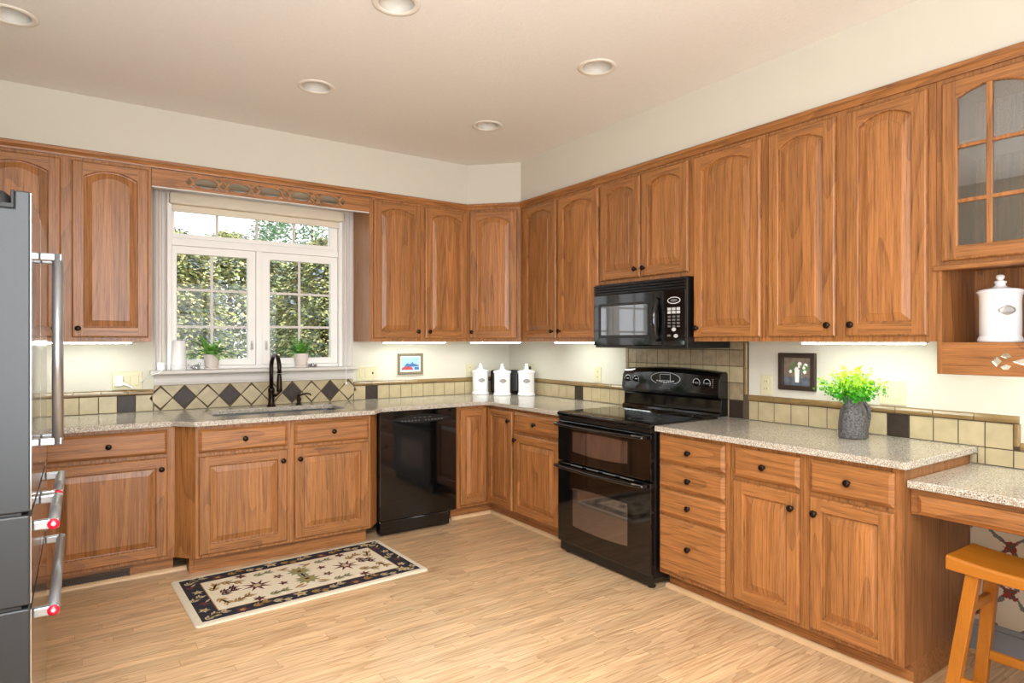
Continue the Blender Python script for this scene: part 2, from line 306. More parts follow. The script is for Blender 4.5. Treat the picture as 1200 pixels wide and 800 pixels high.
M = dict(
    ceil=mat('ceiling paint', (228, 224, 218), 0.9, vary=0.012, vscale=40, bump=0.16, bscale=90),
    wall=mat('cream wall paint', (206, 200, 186), 0.85, vary=0.01, vscale=3),
    white=mat('white painted wood', (238, 236, 232), 0.4, vary=0.01),
    casing=mat('greige painted casing', (206, 200, 194), 0.4, vary=0.01),
    shade=mat('cream roller shade', (222, 212, 192), 0.7, vary=0.02),
    tile=mat('tan stone tile', (178, 162, 128), 0.35, vary=0.1, vscale=14, bump=0.08, bscale=40),
    tile2=mat('sand stone tile', (170, 155, 121), 0.35, vary=0.1, vscale=16, bump=0.08, bscale=40),
    slate=mat('mottled brown stone tile', (150, 132, 104), 0.4, vary=0.22, vscale=22, bump=0.1, bscale=40),
    dark_tile=mat('dark bronze tile', (46, 34, 25), 0.5, vary=0.3, vscale=40, bump=0.1, bscale=60),
    grout=mat('brown grout', (82, 68, 50), 0.85, vary=0.05),
    tile_trim=mat('glazed tile bullnose', (132, 106, 68), 0.25, vary=0.14, vscale=10),
    bronze=mat('oil rubbed bronze', (44, 32, 26), 0.33, metal=0.8, vary=0.15),
    black=mat('black glass enamel', (9, 8, 8), 0.06, spec=0.65, vary=0.02),
    black_satin=mat('black satin plastic', (14, 13, 13), 0.3, vary=0.05),
    black_matte=mat('black matte plastic', (17, 17, 18), 0.6, vary=0.05),
    oven_glass=mat('oven window glass', (132, 122, 116), 0.05, metal=0.85, vary=0.04),
    mw_glass=mat('microwave window glass', (126, 128, 130), 0.04, metal=0.85, vary=0.03),
    print=mat('pale grey print', (196, 196, 196), 0.5, vary=0.01),
    print_dim=mat('dim grey print', (104, 102, 100), 0.5, vary=0.01),
    lcd=mat('dark display', (30, 34, 36), 0.15, vary=0.02),
    steel=mat('brushed steel', (176, 176, 178), 0.3, metal=0.9, vary=0.04, vscale=80),
    steel_side=mat('grey fridge paint', (40, 41, 43), 0.45, metal=0.2, vary=0.03, vscale=60),
    steel_door=mat('polished steel door', (196, 194, 192), 0.16, metal=1.0, vary=0.02),
    chrome=mat('polished handle metal', (168, 170, 174), 0.30, metal=0.8, vary=0.02),
    red=mat('red enamel medallion', (186, 22, 46), 0.25, vary=0.04), pink=mat('pale medallion centre', (244, 176, 186), 0.3, vary=0.02),
    sink=mat('sink steel', (120, 122, 124), 0.35, metal=0.7, vary=0.04),
    ceramic=mat('white glazed ceramic', (240, 240, 242), 0.14, vary=0.008),
    badge=mat('pewter badge', (150, 146, 142), 0.35, metal=0.4, vary=0.15, vscale=120),
    ivory=mat('ivory plastic', (208, 199, 164), 0.4, vary=0.01), plastic=mat('white plastic', (242, 242, 242), 0.35, vary=0.01),
    slot=mat('dark slot', (40, 36, 32), 0.6, vary=0.02),
    pot=mat('blush ceramic pot', (226, 214, 206), 0.5, vary=0.02), soil=mat('potting soil', (46, 34, 26), 0.95, vary=0.3, vscale=80),
    leaf=mat('fern leaf', (112, 178, 60), 0.5, vary=0.35, vscale=30), leaf_d=mat('deep fern leaf', (66, 132, 40), 0.5, vary=0.3, vscale=30),
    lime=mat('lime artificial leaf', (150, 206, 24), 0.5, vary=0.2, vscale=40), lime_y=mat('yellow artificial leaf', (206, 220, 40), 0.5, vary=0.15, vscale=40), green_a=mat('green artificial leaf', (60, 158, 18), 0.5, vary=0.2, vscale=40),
    vase=mat('grey veined stoneware', (86, 84, 84), 0.38, vary=0.8, vscale=120, bump=0.9, bscale=95),
    rug_edge=mat('cream rug binding', (222, 212, 190), 0.95, vary=0.06, vscale=90), rug_navy=mat('navy rug pile', (30, 30, 42), 0.95, vary=0.25, vscale=120), rug_field=mat('ivory rug pile', (226, 216, 192), 0.95, vary=0.07, vscale=90),
    rug_gold=mat('gold rug pile', (168, 132, 72), 0.95, vary=0.2, vscale=120), rug_wine=mat('wine rug pile', (92, 44, 46), 0.95, vary=0.25, vscale=120), rug_sage=mat('sage rug pile', (138, 138, 96), 0.95, vary=0.2, vscale=120), rug_tan=mat('tan rug pile', (196, 178, 142), 0.95, vary=0.2, vscale=120),
    vent=mat('brown vent metal', (70, 50, 34), 0.4, metal=0.3, vary=0.05), lead=mat('window hardware', (196, 194, 190), 0.35, metal=0.3, vary=0.02),
    frame_d=mat('dark carved frame', (52, 38, 30), 0.45, vary=0.1), frame_g=mat('gilt and dark patterned frame', (120, 106, 84), 0.4, vary=0.6, vscale=160),
    shoe=mat('pale oak shoe moulding', (216, 180, 138), 0.4, vary=0.06),
    led=mat('lit lamp diffuser', (255, 252, 238), 0.5, emit=(240, 255, 248), estr=36.0, vary=0.0),
    can=mat('recessed can baffle', (206, 200, 190), 0.5, vary=0.01), can_ring=mat('recessed can trim', (222, 214, 202), 0.5, vary=0.01), bulb=mat('unlit frosted bulb', (214, 212, 208), 0.35, vary=0.01),
    base_blue=mat('grey blue skirting paint', (150, 160, 172), 0.5, vary=0.02),
    lawn=mat('lawn', (96, 116, 58), 0.95, vary=0.3, vscale=4), bark=mat('bark', (86, 72, 58), 0.9, vary=0.3, vscale=20),
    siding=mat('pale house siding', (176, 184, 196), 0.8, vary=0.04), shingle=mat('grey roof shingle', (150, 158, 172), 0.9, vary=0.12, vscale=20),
    art1=mat('art sky blue', (150, 190, 220), 0.6, vary=0.15, vscale=40), art2=mat('art deep blue', (60, 96, 150), 0.6, vary=0.3, vscale=60), art3=mat('art red', (176, 70, 70), 0.6, vary=0.3, vscale=60), art4=mat('art white', (236, 236, 232), 0.6, vary=0.04),
    art5=mat('art slate grey', (92, 98, 108), 0.6, vary=0.35, vscale=30), art6=mat('art warm brown', (120, 104, 90), 0.6, vary=0.3, vscale=30),
    glass=glass_mat('window glass', (1, 1, 1), 0.012), cab_glass=glass_mat('cabinet glass', (0.82, 0.84, 0.84), 0.2, 0.01), trinket=glass_mat('clear trinket glass', (0.82, 0.84, 0.88), 0.3, 0.05),
    floor=floor_mat(), quartz=quartz_mat(), paper=wallpaper_mat(), cab_in=mat('cabinet interior veneer', (150, 96, 58), 0.5, vary=0.1),
)

# ------------------------------------------------------------------ room shell
XL, YF = -4.2, -8.0
struct(MB().box(XL - 2.2, W + 0.15, YF - 0.15, W + 0.15, -0.1, 0.0).build('floor', M['floor']), 'honey oak strip floor')
# ceiling with five round openings for the recessed lights
LAMPS = [(-3.53, -1.245), (-2.155, -2.31), (-2.165, -1.23), (-1.018, -1.24), (-1.018, -2.33)]
mb = MB(); R0, q = 0.078, 0.12
for cx, cy in LAMPS:
    K = 32; ring = [(cx + R0 * cos(2 * pi * i / K), cy + R0 * sin(2 * pi * i / K)) for i in range(K)]
    sq = []
    for i in range(K):
        a = 2 * pi * i / K; s_ = q / max(abs(cos(a)), abs(sin(a))); sq.append((cx + s_ * cos(a), cy + s_ * sin(a)))
    mb.rings([[(x, y, CEIL) for x, y in sq], [(x, y, CEIL) for x, y in ring], [(x, y, CEIL + 0.05) for x, y in ring]])
xs = sorted({XL - 2.2, W + 0.15} | {round(cx + d, 5) for cx, _ in LAMPS for d in (-q, q)}); ys = sorted({YF - 0.15, W + 0.15} | {round(cy + d, 5) for _, cy in LAMPS for d in (-q, q)})
for i in range(len(xs) - 1):
    for j in range(len(ys) - 1):
        mx_, my_ = (xs[i] + xs[i + 1]) / 2, (ys[j] + ys[j + 1]) / 2
        covered = False
        for cx, cy in LAMPS:
            if abs(mx_ - cx) < q and abs(my_ - cy) < q: covered = (cx, cy)
        if not covered: mb.add([(xs[i], ys[j], CEIL), (xs[i + 1], ys[j], CEIL), (xs[i + 1], ys[j + 1], CEIL), (xs[i], ys[j + 1], CEIL)], [(3, 2, 1, 0)])
        else:   # cells that only partly lie in a square: fill the part of the grid cell outside every square
            pass
mb.box(XL - 2.2, W + 0.15, YF - 0.15, W + 0.15, CEIL + 0.22, CEIL + 0.3)
struct(mb.build('ceiling', M['ceil'], merge=False), 'flat textured off-white ceiling')

WX0, WX1, WZ0, WZ1 = -2.792, -1.575, 1.19, 2.40       # clear opening of the window
hole = [(WX0, WZ0), (WX1, WZ0), (WX1, WZ1), (WX0, WZ1)]
struct(MB().prism([(XL - 0.15, -0.1), (W + 0.15, -0.1), (W + 0.15, CEIL + 0.05), (XL - 0.15, CEIL + 0.05)], W, W + 0.16, axis='y', holes=[hole]).build('wall_back', M['wall']), 'cream wall with the sink window')
struct(MB().box(W, W + 0.15, YF - 0.15, W - 0.0005, -0.1, CEIL + 0.05).build('wall_right', M['wall']), 'cream wall behind the range')
struct(MB().box(XL - 0.15, XL, -4.3, W - 0.0005, -0.1, CEIL + 0.05).build('wall_left', M['wall']), 'cream wall behind the fridge')
mb = MB().box(XL - 2.35, XL - 0.151, -4.3, -4.15, -0.1, CEIL + 0.05)
struct(mb.build('wall_side', M['wall']))
mb = MB().prism([(YF, -0.1), (-4.301, -0.1), (-4.301, CEIL + 0.05), (YF, CEIL + 0.05)], XL - 2.35, XL - 2.2, axis='x', holes=[[(-7.3, 0.25), (-4.55, 0.25), (-4.55, 2.45), (-7.3, 2.45)]])
struct(mb.build('wall_far_left', M['wall']))
mb = MB().prism([(XL - 2.2, -0.1), (W, -0.1), (W, CEIL + 0.05), (XL - 2.2, CEIL + 0.05)], YF - 0.15, YF, axis='y', holes=[[(-4.0, 0.2), (0 - 0.02, 0.2), (0 - 0.02, 2.5), (-4.0, 2.5)]])
struct(mb.build('wall_front', M['wall']))
def grid_window(name, axis, at, a0, a1, z0, z1, cols):
    mb = MB(); fw = 0.05
    def bx(p0, p1, q0, q1):
        if axis == 'y': mb.box(p0, p1, at - 0.03, at + 0.03, q0, q1)
        else: mb.box(at - 0.03, at + 0.03, p0, p1, q0, q1)
    for z in (z0, z1 - fw): bx(a0, a1, z, z + fw)
    for k in range(cols + 1):
        x = a0 + (a1 - a0 - fw) * k / cols; bx(x, x + fw, z0, z1)
    bx(a0, a1, 1.9, 1.93)
    struct(mb.build(name, M['white']))
grid_window('window_2', 'y', YF - 0.02, -4.0, -0.02, 0.2, 2.5, 3)
grid_window('window_3', 'x', XL - 2.22, -7.3, -4.55, 0.25, 2.45, 2)

# soffit over the wall cabinets, its corner cut at an angle like the cabinets below
UB, UT = 1.385, 2.466       # wall cabinets: underside and top
SB = 2.512                  # underside of the soffit / top of the crown moulding
sof = [(XL, W - 0.0006), (XL, -0.33), (-0.643, -0.33), (-0.33, -0.66), (-0.33, YF), (W - 0.0006, YF), (W - 0.0006, W - 0.0006)]
struct(MB().prism(sof, UT + 0.002, CEIL + 0.02).build('wall_soffit', M['wall']), 'cream soffit above the wall cabinets')
def sweep_profile(path, prof, mb, m=0):
    """profile (out, z) along a 2D path; the room side is to the right of the path's direction"""
    loops = []
    for i, p in enumerate(path):
        a = Vector(path[max(i - 1, 0)]); b = Vector(path[min(i + 1, len(path) - 1)]); p = Vector(p)
        d1 = (p - a).normalized() if i else (b - p).normalized(); d2 = (b - p).normalized() if i < len(path) - 1 else d1
        n1 = Vector((d1.y, -d1.x)); n2 = Vector((d2.y, -d2.x)); nn = (n1 + n2).normalized(); k = 1 / max(0.3, nn.dot(n1))
        loops.append([(p.x + nn.x * o * k, p.y + nn.y * o * k, z) for o, z in prof])
    mb.rings(loops, m, cap=True); return mb
crown = [(-0.0, 2.466), (0.010, 2.466), (0.012, 2.474), (0.020, 2.486), (0.028, 2.492), (0.030, 2.497), (0.030, 2.507), (0.026, 2.511), (0.0, 2.511)]
struct(sweep_profile([(XL + 0.001, -0.331), (-0.643, -0.331), (-0.4868, -0.4952)], crown, MB()).build('trim_1', [oak_h]), 'oak crown moulding along the sink wall cabinets')
struct(sweep_profile([(-0.4865, -0.4955), (-0.3305, -0.6605), (-0.331, -4.45)], crown, MB()).build('trim_6', [oak_y]), 'oak crown moulding along the range wall cabinets')

# skirting and wallpaper in the kneehole under the desk
struct(MB().box(W - 0.004, W - 0.0003, -4.9, -3.6605, 0.15, 0.80).build('wall_wallpaper', M['paper']), 'floral trellis wallpaper in the desk kneehole')
struct(MB().box(W - 0.016, W - 0.0003, -4.9, -3.6605, 0.0, 0.118).box(W - 0.022, W - 0.0003, -4.9, -3.6605, 0.118, 0.128).box(W - 0.014, W - 0.0003, -4.9, -3.6605, 0.128, 0.15).build('baseboard_right', M['base_blue'], bevel=0.003), 'grey blue skirting under the desk')
struct(MB().box(W - 0.03, W - 0.0165, -4.9, -3.6605, 0.0, 0.02).build('trim_2', M['shoe'], bevel=0.006))

# ------------------------------------------------------------------ cabinet parts
def knob(parent, x, y, z):
    p = [(0.0, 0.0), (0.0085, 0.0), (0.0085, 0.003), (0.005, 0.006), (0.005, 0.012), (0.012, 0.015), (0.0155, 0.019), (0.0155, 0.023), (0.012, 0.027), (0.0, 0.0285)]
    return MB().lathe(p, (x, y, z), 20, axis='-y').build('knob', M['bronze'], parent)
def opening(x0, x1, z0, zs, rise, d, K=14):
    """outline of a door opening shrunk by d: bottom left, bottom right, then over the arch to top left"""
    a0, a1 = x0 + d, x1 - d; pts = [(a0, z0 + d), (a1, z0 + d)]
    for k in range(K + 1):
        t = k / K; x = a1 + (a0 - a1) * t; u = 2 * t - 1
        pts.append((x, zs - d + rise * (1 - u * u)))
    return pts
def door_mesh(x0, x1, z0, z1, y, rise, st=0.056, glass=False):
    mb = MB(); K = 14; T = 0.02; y -= 0.003
    rect = lambda d, yy: [(x0 + d, yy, z0 + d), (x1 - d, yy, z0 + d), (x1 - d, yy, z1 - d), (x0 + d, yy, z1 - d)]
    mb.rings([rect(0, y), rect(0, y - T + 0.008), rect(0.003, y - T + 0.003), rect(0.008, y - T)], 0)
    e = 0.008; top = 0.042 if rise else st
    ox0, ox1, oz0 = x0 + st, x1 - st, z0 + st; zs = z1 - top - rise
    yf = y - T
    mb.add([(x0 + e, yf, z0 + e), (ox0, yf, z0 + e), (ox0, yf, z1 - e), (x0 + e, yf, z1 - e)], [(0, 1, 2, 3)], 0)
    mb.add([(ox1, yf, z0 + e), (x1 - e, yf, z0 + e), (x1 - e, yf, z1 - e), (ox1, yf, z1 - e)], [(0, 1, 2, 3)], 0)
    mb.add([(ox0, yf, z0 + e), (ox1, yf, z0 + e), (ox1, yf, oz0), (ox0, yf, oz0)], [(0, 1, 2, 3)], 1)
    op = opening(ox0, ox1, oz0, zs, rise, 0, K)
    arch = op[2:]
    mb.add([(x, yf, z) for x, z in arch] + [(x, yf, z1 - e) for x, _ in arch], [(k, k + 1, K + 2 + k, K + 1 + k) for k in range(K)], 1)
    def loop(d, yy): return [(x, yy, z) for x, z in opening(ox0, ox1, oz0, zs, rise, d, K)]
    if glass:
        mb.rings([loop(0, yf), loop(0.004, yf + 0.004), loop(0.006, y - 0.001)], 0)
        back = loop(0.006, y - 0.001)
        mb.rings([[(x0, y, z0)] + [(x1, y, z0)] + [(x1, y, z1)] * 1 + [(x1 + (x0 - x1) * k / K, y, z1) for k in range(1, K)] + [(x0, y, z1)], back], 0)
    else:
        mb.rings([loop(0, yf), loop(0.003, yf + 0.002), loop(0.005, yf + 0.0135), loop(0.010, yf + 0.0145)], 0)
        bl = 0.042
        mb.rings([loop(0.010, yf + 0.0145), loop(bl, yf + 0.0045), loop(bl + 0.0015, yf + 0.002)], 2)
        c = loop(bl + 0.0015, yf + 0.002); n = len(c)
        # raised field: a fan of strips between the straight bottom edge and the arch
        zb = c[0][2]; ar = c[2:]
        mb.add(ar + [(p[0], p[1], zb) for p in ar], [(k, k + 1, K + 2 + k, K + 1 + k) for k in range(K)], 2)
    return mb
def door(parent, x0, x1, z0, z1, y, rise, k=None, name='door', st=0.056):
    o = door_mesh(x0, x1, z0, z1, y, rise, st).build(name, OAK, parent)
    if k: knob(o, k[0], y - 0.023, k[1])
    return o
def drawer(parent, x0, x1, z0, z1, y, knobs=1, kz=None):
    r = lambda d, yy: [(x0 + d, yy, z0 + d), (x1 - d, yy, z0 + d), (x1 - d, yy, z1 - d), (x0 + d, yy, z1 - d)]
    y -= 0.003; mb = MB().rings([r(0, y), r(0, y - 0.008), r(0.004, y - 0.011), r(0.014, y - 0.0185), r(0.017, y - 0.02)], 0)
    mb.add(r(0.017, y - 0.02), [(0, 1, 2, 3)], 0)
    o = mb.build('drawer', [oak_fh], parent)
    if knobs: knob(o, (x0 + x1) / 2, y - 0.02, kz or (z0 + z1) / 2)
    return o

R90 = -pi / 2
def back_root(name, label, cat, x, z=0.0, group=None): return thing(name, label, cat, (x, W - 0.001, z), 0.0, group)
def right_root(name, label, cat, y, z=0.0, group=None): return thing(name, label, cat, (W - 0.001, y, z), R90, group)
FU = -0.35; FB = -0.63            # faces of wall and base cabinets in local y (wall plane = 0)
DT, DB = 2.445, 1.41              # wall cabinet doors: top and bottom
def wall_cab(root, w, doors, z0=UB, z1=UT, db=DB, dt=DT, zr=UB, depth=FU, rise=0.04):
    MB().box(0.0008, w - 0.0008, depth, 0, z0 - zr, z1 - zr).build('body', [oak_v], root)
    for x0, x1, side in doors:
        kx = x0 + 0.03 if side == 'l' else x1 - 0.03
        door(root, x0, x1, db - zr, dt - zr, depth, rise, (kx, db - zr + 0.052))
    return root
# back wall
G1 = 'oak wall cabinets'
r = back_root('wall_cabinet', 'oak double-door wall cabinet above the fridge end, left of the window', 'cabinet', -3.83, UB, G1)
wall_cab(r, 0.921, [(0.065, 0.463, 'r'), (0.515, 0.903, 'l')])
r = back_root('wall_cabinet', 'oak double-door wall cabinet right of the sink window', 'cabinet', -1.487, UB, G1)
wall_cab(r, 0.8435, [(0.028, 0.417, 'r'), (0.455, 0.838, 'l')])
r = thing('corner_wall_cabinet', 'oak single-door wall cabinet set diagonally across the corner', 'cabinet', (-0.25, -0.25, UB), 0, G1)
MB().prism([(-0.6425, W - 0.001), (-0.6425, -0.33), (-0.33, -0.6595), (W - 0.001, -0.6595), (W - 0.001, W - 0.001)], 0, UT - UB).build('body', [oak_v], r, shift=(-0.25, -0.25, 0))
dv = Vector((0.3125, -0.3295)); ln = dv.length; ang = atan2(dv.y, dv.x)
dm = door_mesh(0.030, ln - 0.030, DB - UB, DT - UB, -0.0005, 0.04)
dd = dm.build('door', OAK, r, loc=(-0.6425 + 0.25, -0.33 + 0.25, 0), rz=ang); knob(dd, 0.052, -0.0235, DB - UB + 0.052)
# right wall
r = right_root('wall_cabinet', 'oak double-door wall cabinet between the corner and the microwave', 'cabinet', -0.661, UB, G1)
wall_cab(r, 0.951, [(0.058, 0.474, 'r'), (0.503, 0.940, 'l')])
r = right_root('wall_cabinet', 'short oak double-door wall cabinet over the microwave', 'cabinet', -1.613, 1.766, G1)
wall_cab(r, 0.792, [(0.012, 0.379, 'r'), (0.390, 0.762, 'l')], z0=1.766, db=1.795, zr=1.766)
r = right_root('wall_cabinet', 'tall single-door oak wall cabinet right of the microwave', 'cabinet', -2.406, UB, G1)
wall_cab(r, 0.464, [(0.010, 0.443, 'l')])
r = right_root('wall_cabinet', 'wide oak double-door wall cabinet above the framed flower picture', 'cabinet', -2.871, UB, G1)
wall_cab(r, 0.789, [(0.022, 0.371, 'r'), (0.420, 0.759, 'l')])

# glass-door cabinet with an open shelf below
r = right_root('glass_cabinet', 'oak wall cabinet with arched glass doors over an open shelf', 'cabinet', -3.661, 1.25, G1)
w = 0.73; z = lambda v: v - 1.25
mb = MB()
mb.box(0, 0.018, FU + 0.0185, 0, z(1.70), z(UT)).box(w - 0.018, w, FU + 0.0185, 0, z(1.70), z(UT)).box(0.018, w - 0.018, -0.012, 0, z(1.70), z(UT))
mb.box(0.018, w - 0.018, FU + 0.0185, -0.012, z(2.44), z(UT)).box(0.018, w - 0.018, FU + 0.0185, -0.012, z(1.70), z(1.72))
mb.build('body', [oak_v], r)
MB().box(0.018, w - 0.018, FU + 0.03, -0.013, z(2.19), z(2.205)).build('shelf', M['cab_in'], r)
mb = MB().prism([(0, z(1.70)), (w, z(1.70)), (w, z(UT)), (0, z(UT))], FU, FU + 0.018, axis='y', holes=[[(0.045, z(1.73)), (0.345, z(1.73)), (0.345, z(2.42)), (0.045, z(2.42))], [(0.385, z(1.73)), (w - 0.045, z(1.73)), (w - 0.045, z(2.42)), (0.385, z(2.42))]])
mb.build('face_frame', [oak_v], r)
for x0, x1 in ((0.022, 0.355), (0.375, 0.708)):
    st = 0.054
    o = door_mesh(x0, x1, z(1.715), z(2.445), FU - 0.0005, 0.03, st, glass=True).build('glass_door', OAK, r)
    g = opening(x0 + st - 0.004, x1 - st + 0.004, z(1.715) + st - 0.004, z(2.445) - 0.042 - 0.03 + 0.004, 0.03, 0)
    MB().prism(g, FU - 0.012, FU - 0.009, axis='y').build('glass', M['cab_glass'], o)
    mb = MB(); xm = (x0 + x1) / 2
    mb.box(xm - 0.010, xm + 0.010, FU - 0.022, FU - 0.006, z(1.715) + st - 0.002, z(2.445) - 0.044)
    for zz in (1.952, 2.172): mb.box(x0 + st - 0.002, x1 - st + 0.002, FU - 0.021, FU - 0.007, z(zz) - 0.008, z(zz) + 0.008)
    mb.build('muntin', [oak_v], o, bevel=0.003)
MB().box(-0.012, w + 0.012, FU - 0.018, FU + 0.03, z(1.678), z(1.699)).build('ledge', [oak_h], r, bevel=0.006)
mb = MB().box(0.0, 0.018, FU + 0.0, 0, 0.0, z(1.6775)).box(w - 0.018, w, FU, 0, 0, z(1.6775)).box(0.0, 0.018, FU + 0.0305, 0, z(1.6775), z(1.6995)).box(w - 0.018, w, FU + 0.0305, 0, z(1.6775), z(1.6995)).box(0.018, w - 0.018, -0.012, 0, 0.11, z(1.6995)).box(0.018, w - 0.018, FU + 0.02, -0.012, 0.105, 0.1305)
mb.build('open_shelf', [oak_v], r)
# carved apron board: pierced with an oval between diamonds and leaf shapes
def almond(cx, cz, a, b, K=16):
    pts = []
    for k in range(K + 1): t = -1 + 2 * k / K; pts.append((cx + a * t, cz + b * (1 - t * t)))
    for k in range(1, K): t = 1 - 2 * k / K; pts.append((cx + a * t, cz - b * (1 - t * t)))
    return pts
def oval(cx, cz, a, b, K=24): return [(cx + a * cos(2 * pi * k / K), cz + b * sin(2 * pi * k / K)) for k in range(K)]
def diamond(cx, cz, a, b): return [(cx + a, cz), (cx, cz + b), (cx - a, cz), (cx, cz - b)]
holes = [almond(w / 2, 0.058, 0.112, 0.022)]
for s_ in (-1, 1):
    cx = w / 2 + s_ * 0.160; holes.append(diamond(cx, 0.058, 0.017, 0.021))
    for t_ in (-1, 1): holes.append([(w / 2 + s_ * 0.149, 0.058 + t_ * 0.020), (w / 2 + s_ * 0.130, 0.058 + t_ * 0.011), (w / 2 + s_ * 0.112, 0.058 + t_ * 0.018), (w / 2 + s_ * 0.122, 0.058 + t_ * 0.031), (w / 2 + s_ * 0.138, 0.058 + t_ * 0.031)])
MB().prism([(0.0185, 0.0), (w - 0.0185, 0.0), (w - 0.0185, 0.131), (0.0185, 0.131)], FU + 0.001, FU + 0.0195, axis='y', holes=holes).build('apron', [oak_h], r)

# valance over the sink window, pierced along its middle
r = thing('window_valance', 'oak valance board with pierced lozenges above the sink window', 'valance', (-2.1975, -0.32, 2.355))
hs = []; per = 0.2015
for k in range(-2, 3): hs.append(oval(k * per, 0.052, 0.070, 0.030))
for k in range(-3, 3):
    c = (k + 0.5) * per; hs.append(diamond(c, 0.052, 0.019, 0.026))
    for s_ in (-1, 1):
        for t_ in (-1, 1):
            if abs(c + s_ * 0.03) < 0.50: hs.append([(c + s_ * 0.010, 0.052 + t_ * 0.033), (c + s_ * 0.031, 0.052 + t_ * 0.012), (c + s_ * 0.048, 0.052 + t_ * 0.034)])
MB().prism([(-0.7095, 0), (0.7095, 0), (0.7095, 0.108), (-0.7095, 0.108)], -0.01, 0.008, axis='y', holes=hs).build('board', [oak_h], r)
MB().box(-0.7095, 0.7095, -0.0105, 0.0085, -0.008, -0.0005).build('edge_bead', M['casing'], r)['label'] = 'pale bead along the lower edge'

# ------------------------------------------------------------------ base cabinets
BT = 0.8875; BZ = 0.105           # top of the boxes, underside above the toe kick
KB = 0.10
def base_cab(root, w, fb=FB, toe=True, z1=BT):
    MB().box(0.0008, w - 0.0008, fb, 0, BZ, z1).build('body', [oak_v], root)
    if toe: MB().box(0.0008, w - 0.0008, fb + 0.08, fb + 0.1, 0.001, BZ).build('toe_kick', [oak_h], root)
G2 = 'oak base cabinets'
r = back_root('base_cabinet', 'oak base cabinet mostly hidden behind the fridge', 'cabinet', -4.18, 0, G2)
base_cab(r, 0.724); drawer(r, 0.12, 0.712, 0.725, 0.865, FB); door(r, 0.12, 0.712, 0.125, 0.705, FB, 0, (0.16, 0.64))
r = back_root('base_cabinet', 'oak base cabinet with one drawer over one door between fridge and sink', 'cabinet', -3.455, 0, G2)
base_cab(r, 0.6435); drawer(r, 0.02, 0.604, 0.725, 0.865, FB); door(r, 0.02, 0.604, 0.125, 0.705, FB, 0, (0.572, 0.640))
# sink base standing proud of its neighbours with angled corners
r = thing('sink_cabinet', 'oak sink base cabinet standing proud with angled corners', 'cabinet', (-2.178, W - 0.001, 0), 0, G2)
b = MB().prism([(-0.6325, 0), (-0.6325, FB), (-0.537, -0.736), (0.543, -0.736), (0.6325, FB), (0.6325, 0)], BZ, 0.68)
b.prism([(-0.6325, FB + 0.02), (-0.6325, FB), (-0.537, -0.736), (0.543, -0.736), (0.6325, FB), (0.6325, FB + 0.02), (0.53, -0.70), (-0.53, -0.70)], 0.68, BT).build('body', [oak_v], r)
MB().box(-0.535, 0.541, -0.655, -0.63, 0.001, BZ).box(-0.56, -0.536, -0.655, -0.5, 0.001, BZ).build('toe_kick', [oak_h], r)
for x0, x1, side in ((-0.522, -0.015, 'r'), (0.030, 0.527, 'l')):
    drawer(r, x0, x1, 0.725, 0.865, -0.7365)
    door(r, x0, x1, 0.125, 0.705, -0.7365, 0, ((x1 - 0.03) if side == 'r' else (x0 + 0.03), 0.636))
# corner base with a pair of narrow doors meeting in the inner corner
r = thing('corner_base_cabinet', 'oak corner base cabinet with two narrow doors meeting in the inner corner', 'cabinet', (-0.3, -0.3, 0), 0, G2)
MB().prism([(-0.909, W - 0.001), (-0.909, -0.611), (-0.611, -0.611), (-0.611, -0.977), (W - 0.001, -0.977), (W - 0.001, W - 0.001)], BZ, BT).build('body', [oak_v], r, shift=(-0.3, -0.3, 0))
MB().prism([(-0.909, -0.511), (-0.909, -0.531), (-0.531, -0.531), (-0.531, -0.977), (-0.511, -0.977), (-0.511, -0.511)], 0.001, BZ).build('toe_kick', [oak_h], r, shift=(-0.3, -0.3, 0))
o = door_mesh(0.035, 0.272, 0.125, 0.862, 0, 0, 0.05).build('door', OAK, r, loc=(-0.909 + 0.3, -0.6115 + 0.3, 0))
o = door_mesh(0.022, 0.355, 0.125, 0.862, 0, 0, 0.05).build('door', OAK, r, loc=(-0.6115 + 0.3, -0.611 + 0.3, 0), rz=R90); knob(o, 0.325, -0.023, 0.79)
r = right_root('base_cabinet', 'oak base cabinet with one drawer over one door left of the range', 'cabinet', -0.978, 0, G2)
base_cab(r, 0.574); drawer(r, 0.015, 0.548, 0.725, 0.865, FB); door(r, 0.015, 0.548, 0.125, 0.705, FB, 0, (0.045, 0.66))
r = right_root('drawer_cabinet', 'oak bank of four drawers right of the range', 'cabinet', -2.397, 0, G2)
base_cab(r, 0.463)
for z0, z1 in ((0.727, 0.865), (0.585, 0.712), (0.440, 0.570), (0.125, 0.425)): drawer(r, 0.008, 0.437, z0, z1, FB, kz=(0.29 if z0 < 0.2 else None))
r = right_root('base_cabinet', 'oak double-door base cabinet with two drawers beside the desk', 'cabinet', -2.861, 0, G2)
base_cab(r, 0.796, toe=False); MB().box(0.0008, 0.7952, FB + 0.08, -0.001, 0.001, BZ - 0.0005).build('toe_kick', [oak_h], r)
for x0, x1, side in ((0.026, 0.368, 'r'), (0.416, 0.764, 'l')):
    drawer(r, x0, x1, 0.725, 0.865, FB)
    door(r, x0, x1, 0.125, 0.705, FB, 0, ((x1 - 0.03) if side == 'r' else (x0 + 0.03), 0.636))
# shoe moulding at the foot of the toe kicks
def shoe(path, name, lab):
    struct(sweep_profile(path, [(0.0, 0.001), (0.022, 0.001), (0.020, 0.012), (0.010, 0.022), (0.0, 0.024)], MB()).build(name, M['shoe']), lab)
shoe([(-3.44, -0.533), (-2.742, -0.533)], 'trim_3', 'pale shoe moulding under the left base cabinets')
shoe([(-0.905, -0.533), (-0.533, -0.533), (-0.533, -1.535)], 'trim_4', 'pale shoe moulding in the corner')
shoe([(-0.533, -2.385), (-0.533, -3.655)], 'trim_5', 'pale shoe moulding right of the range')
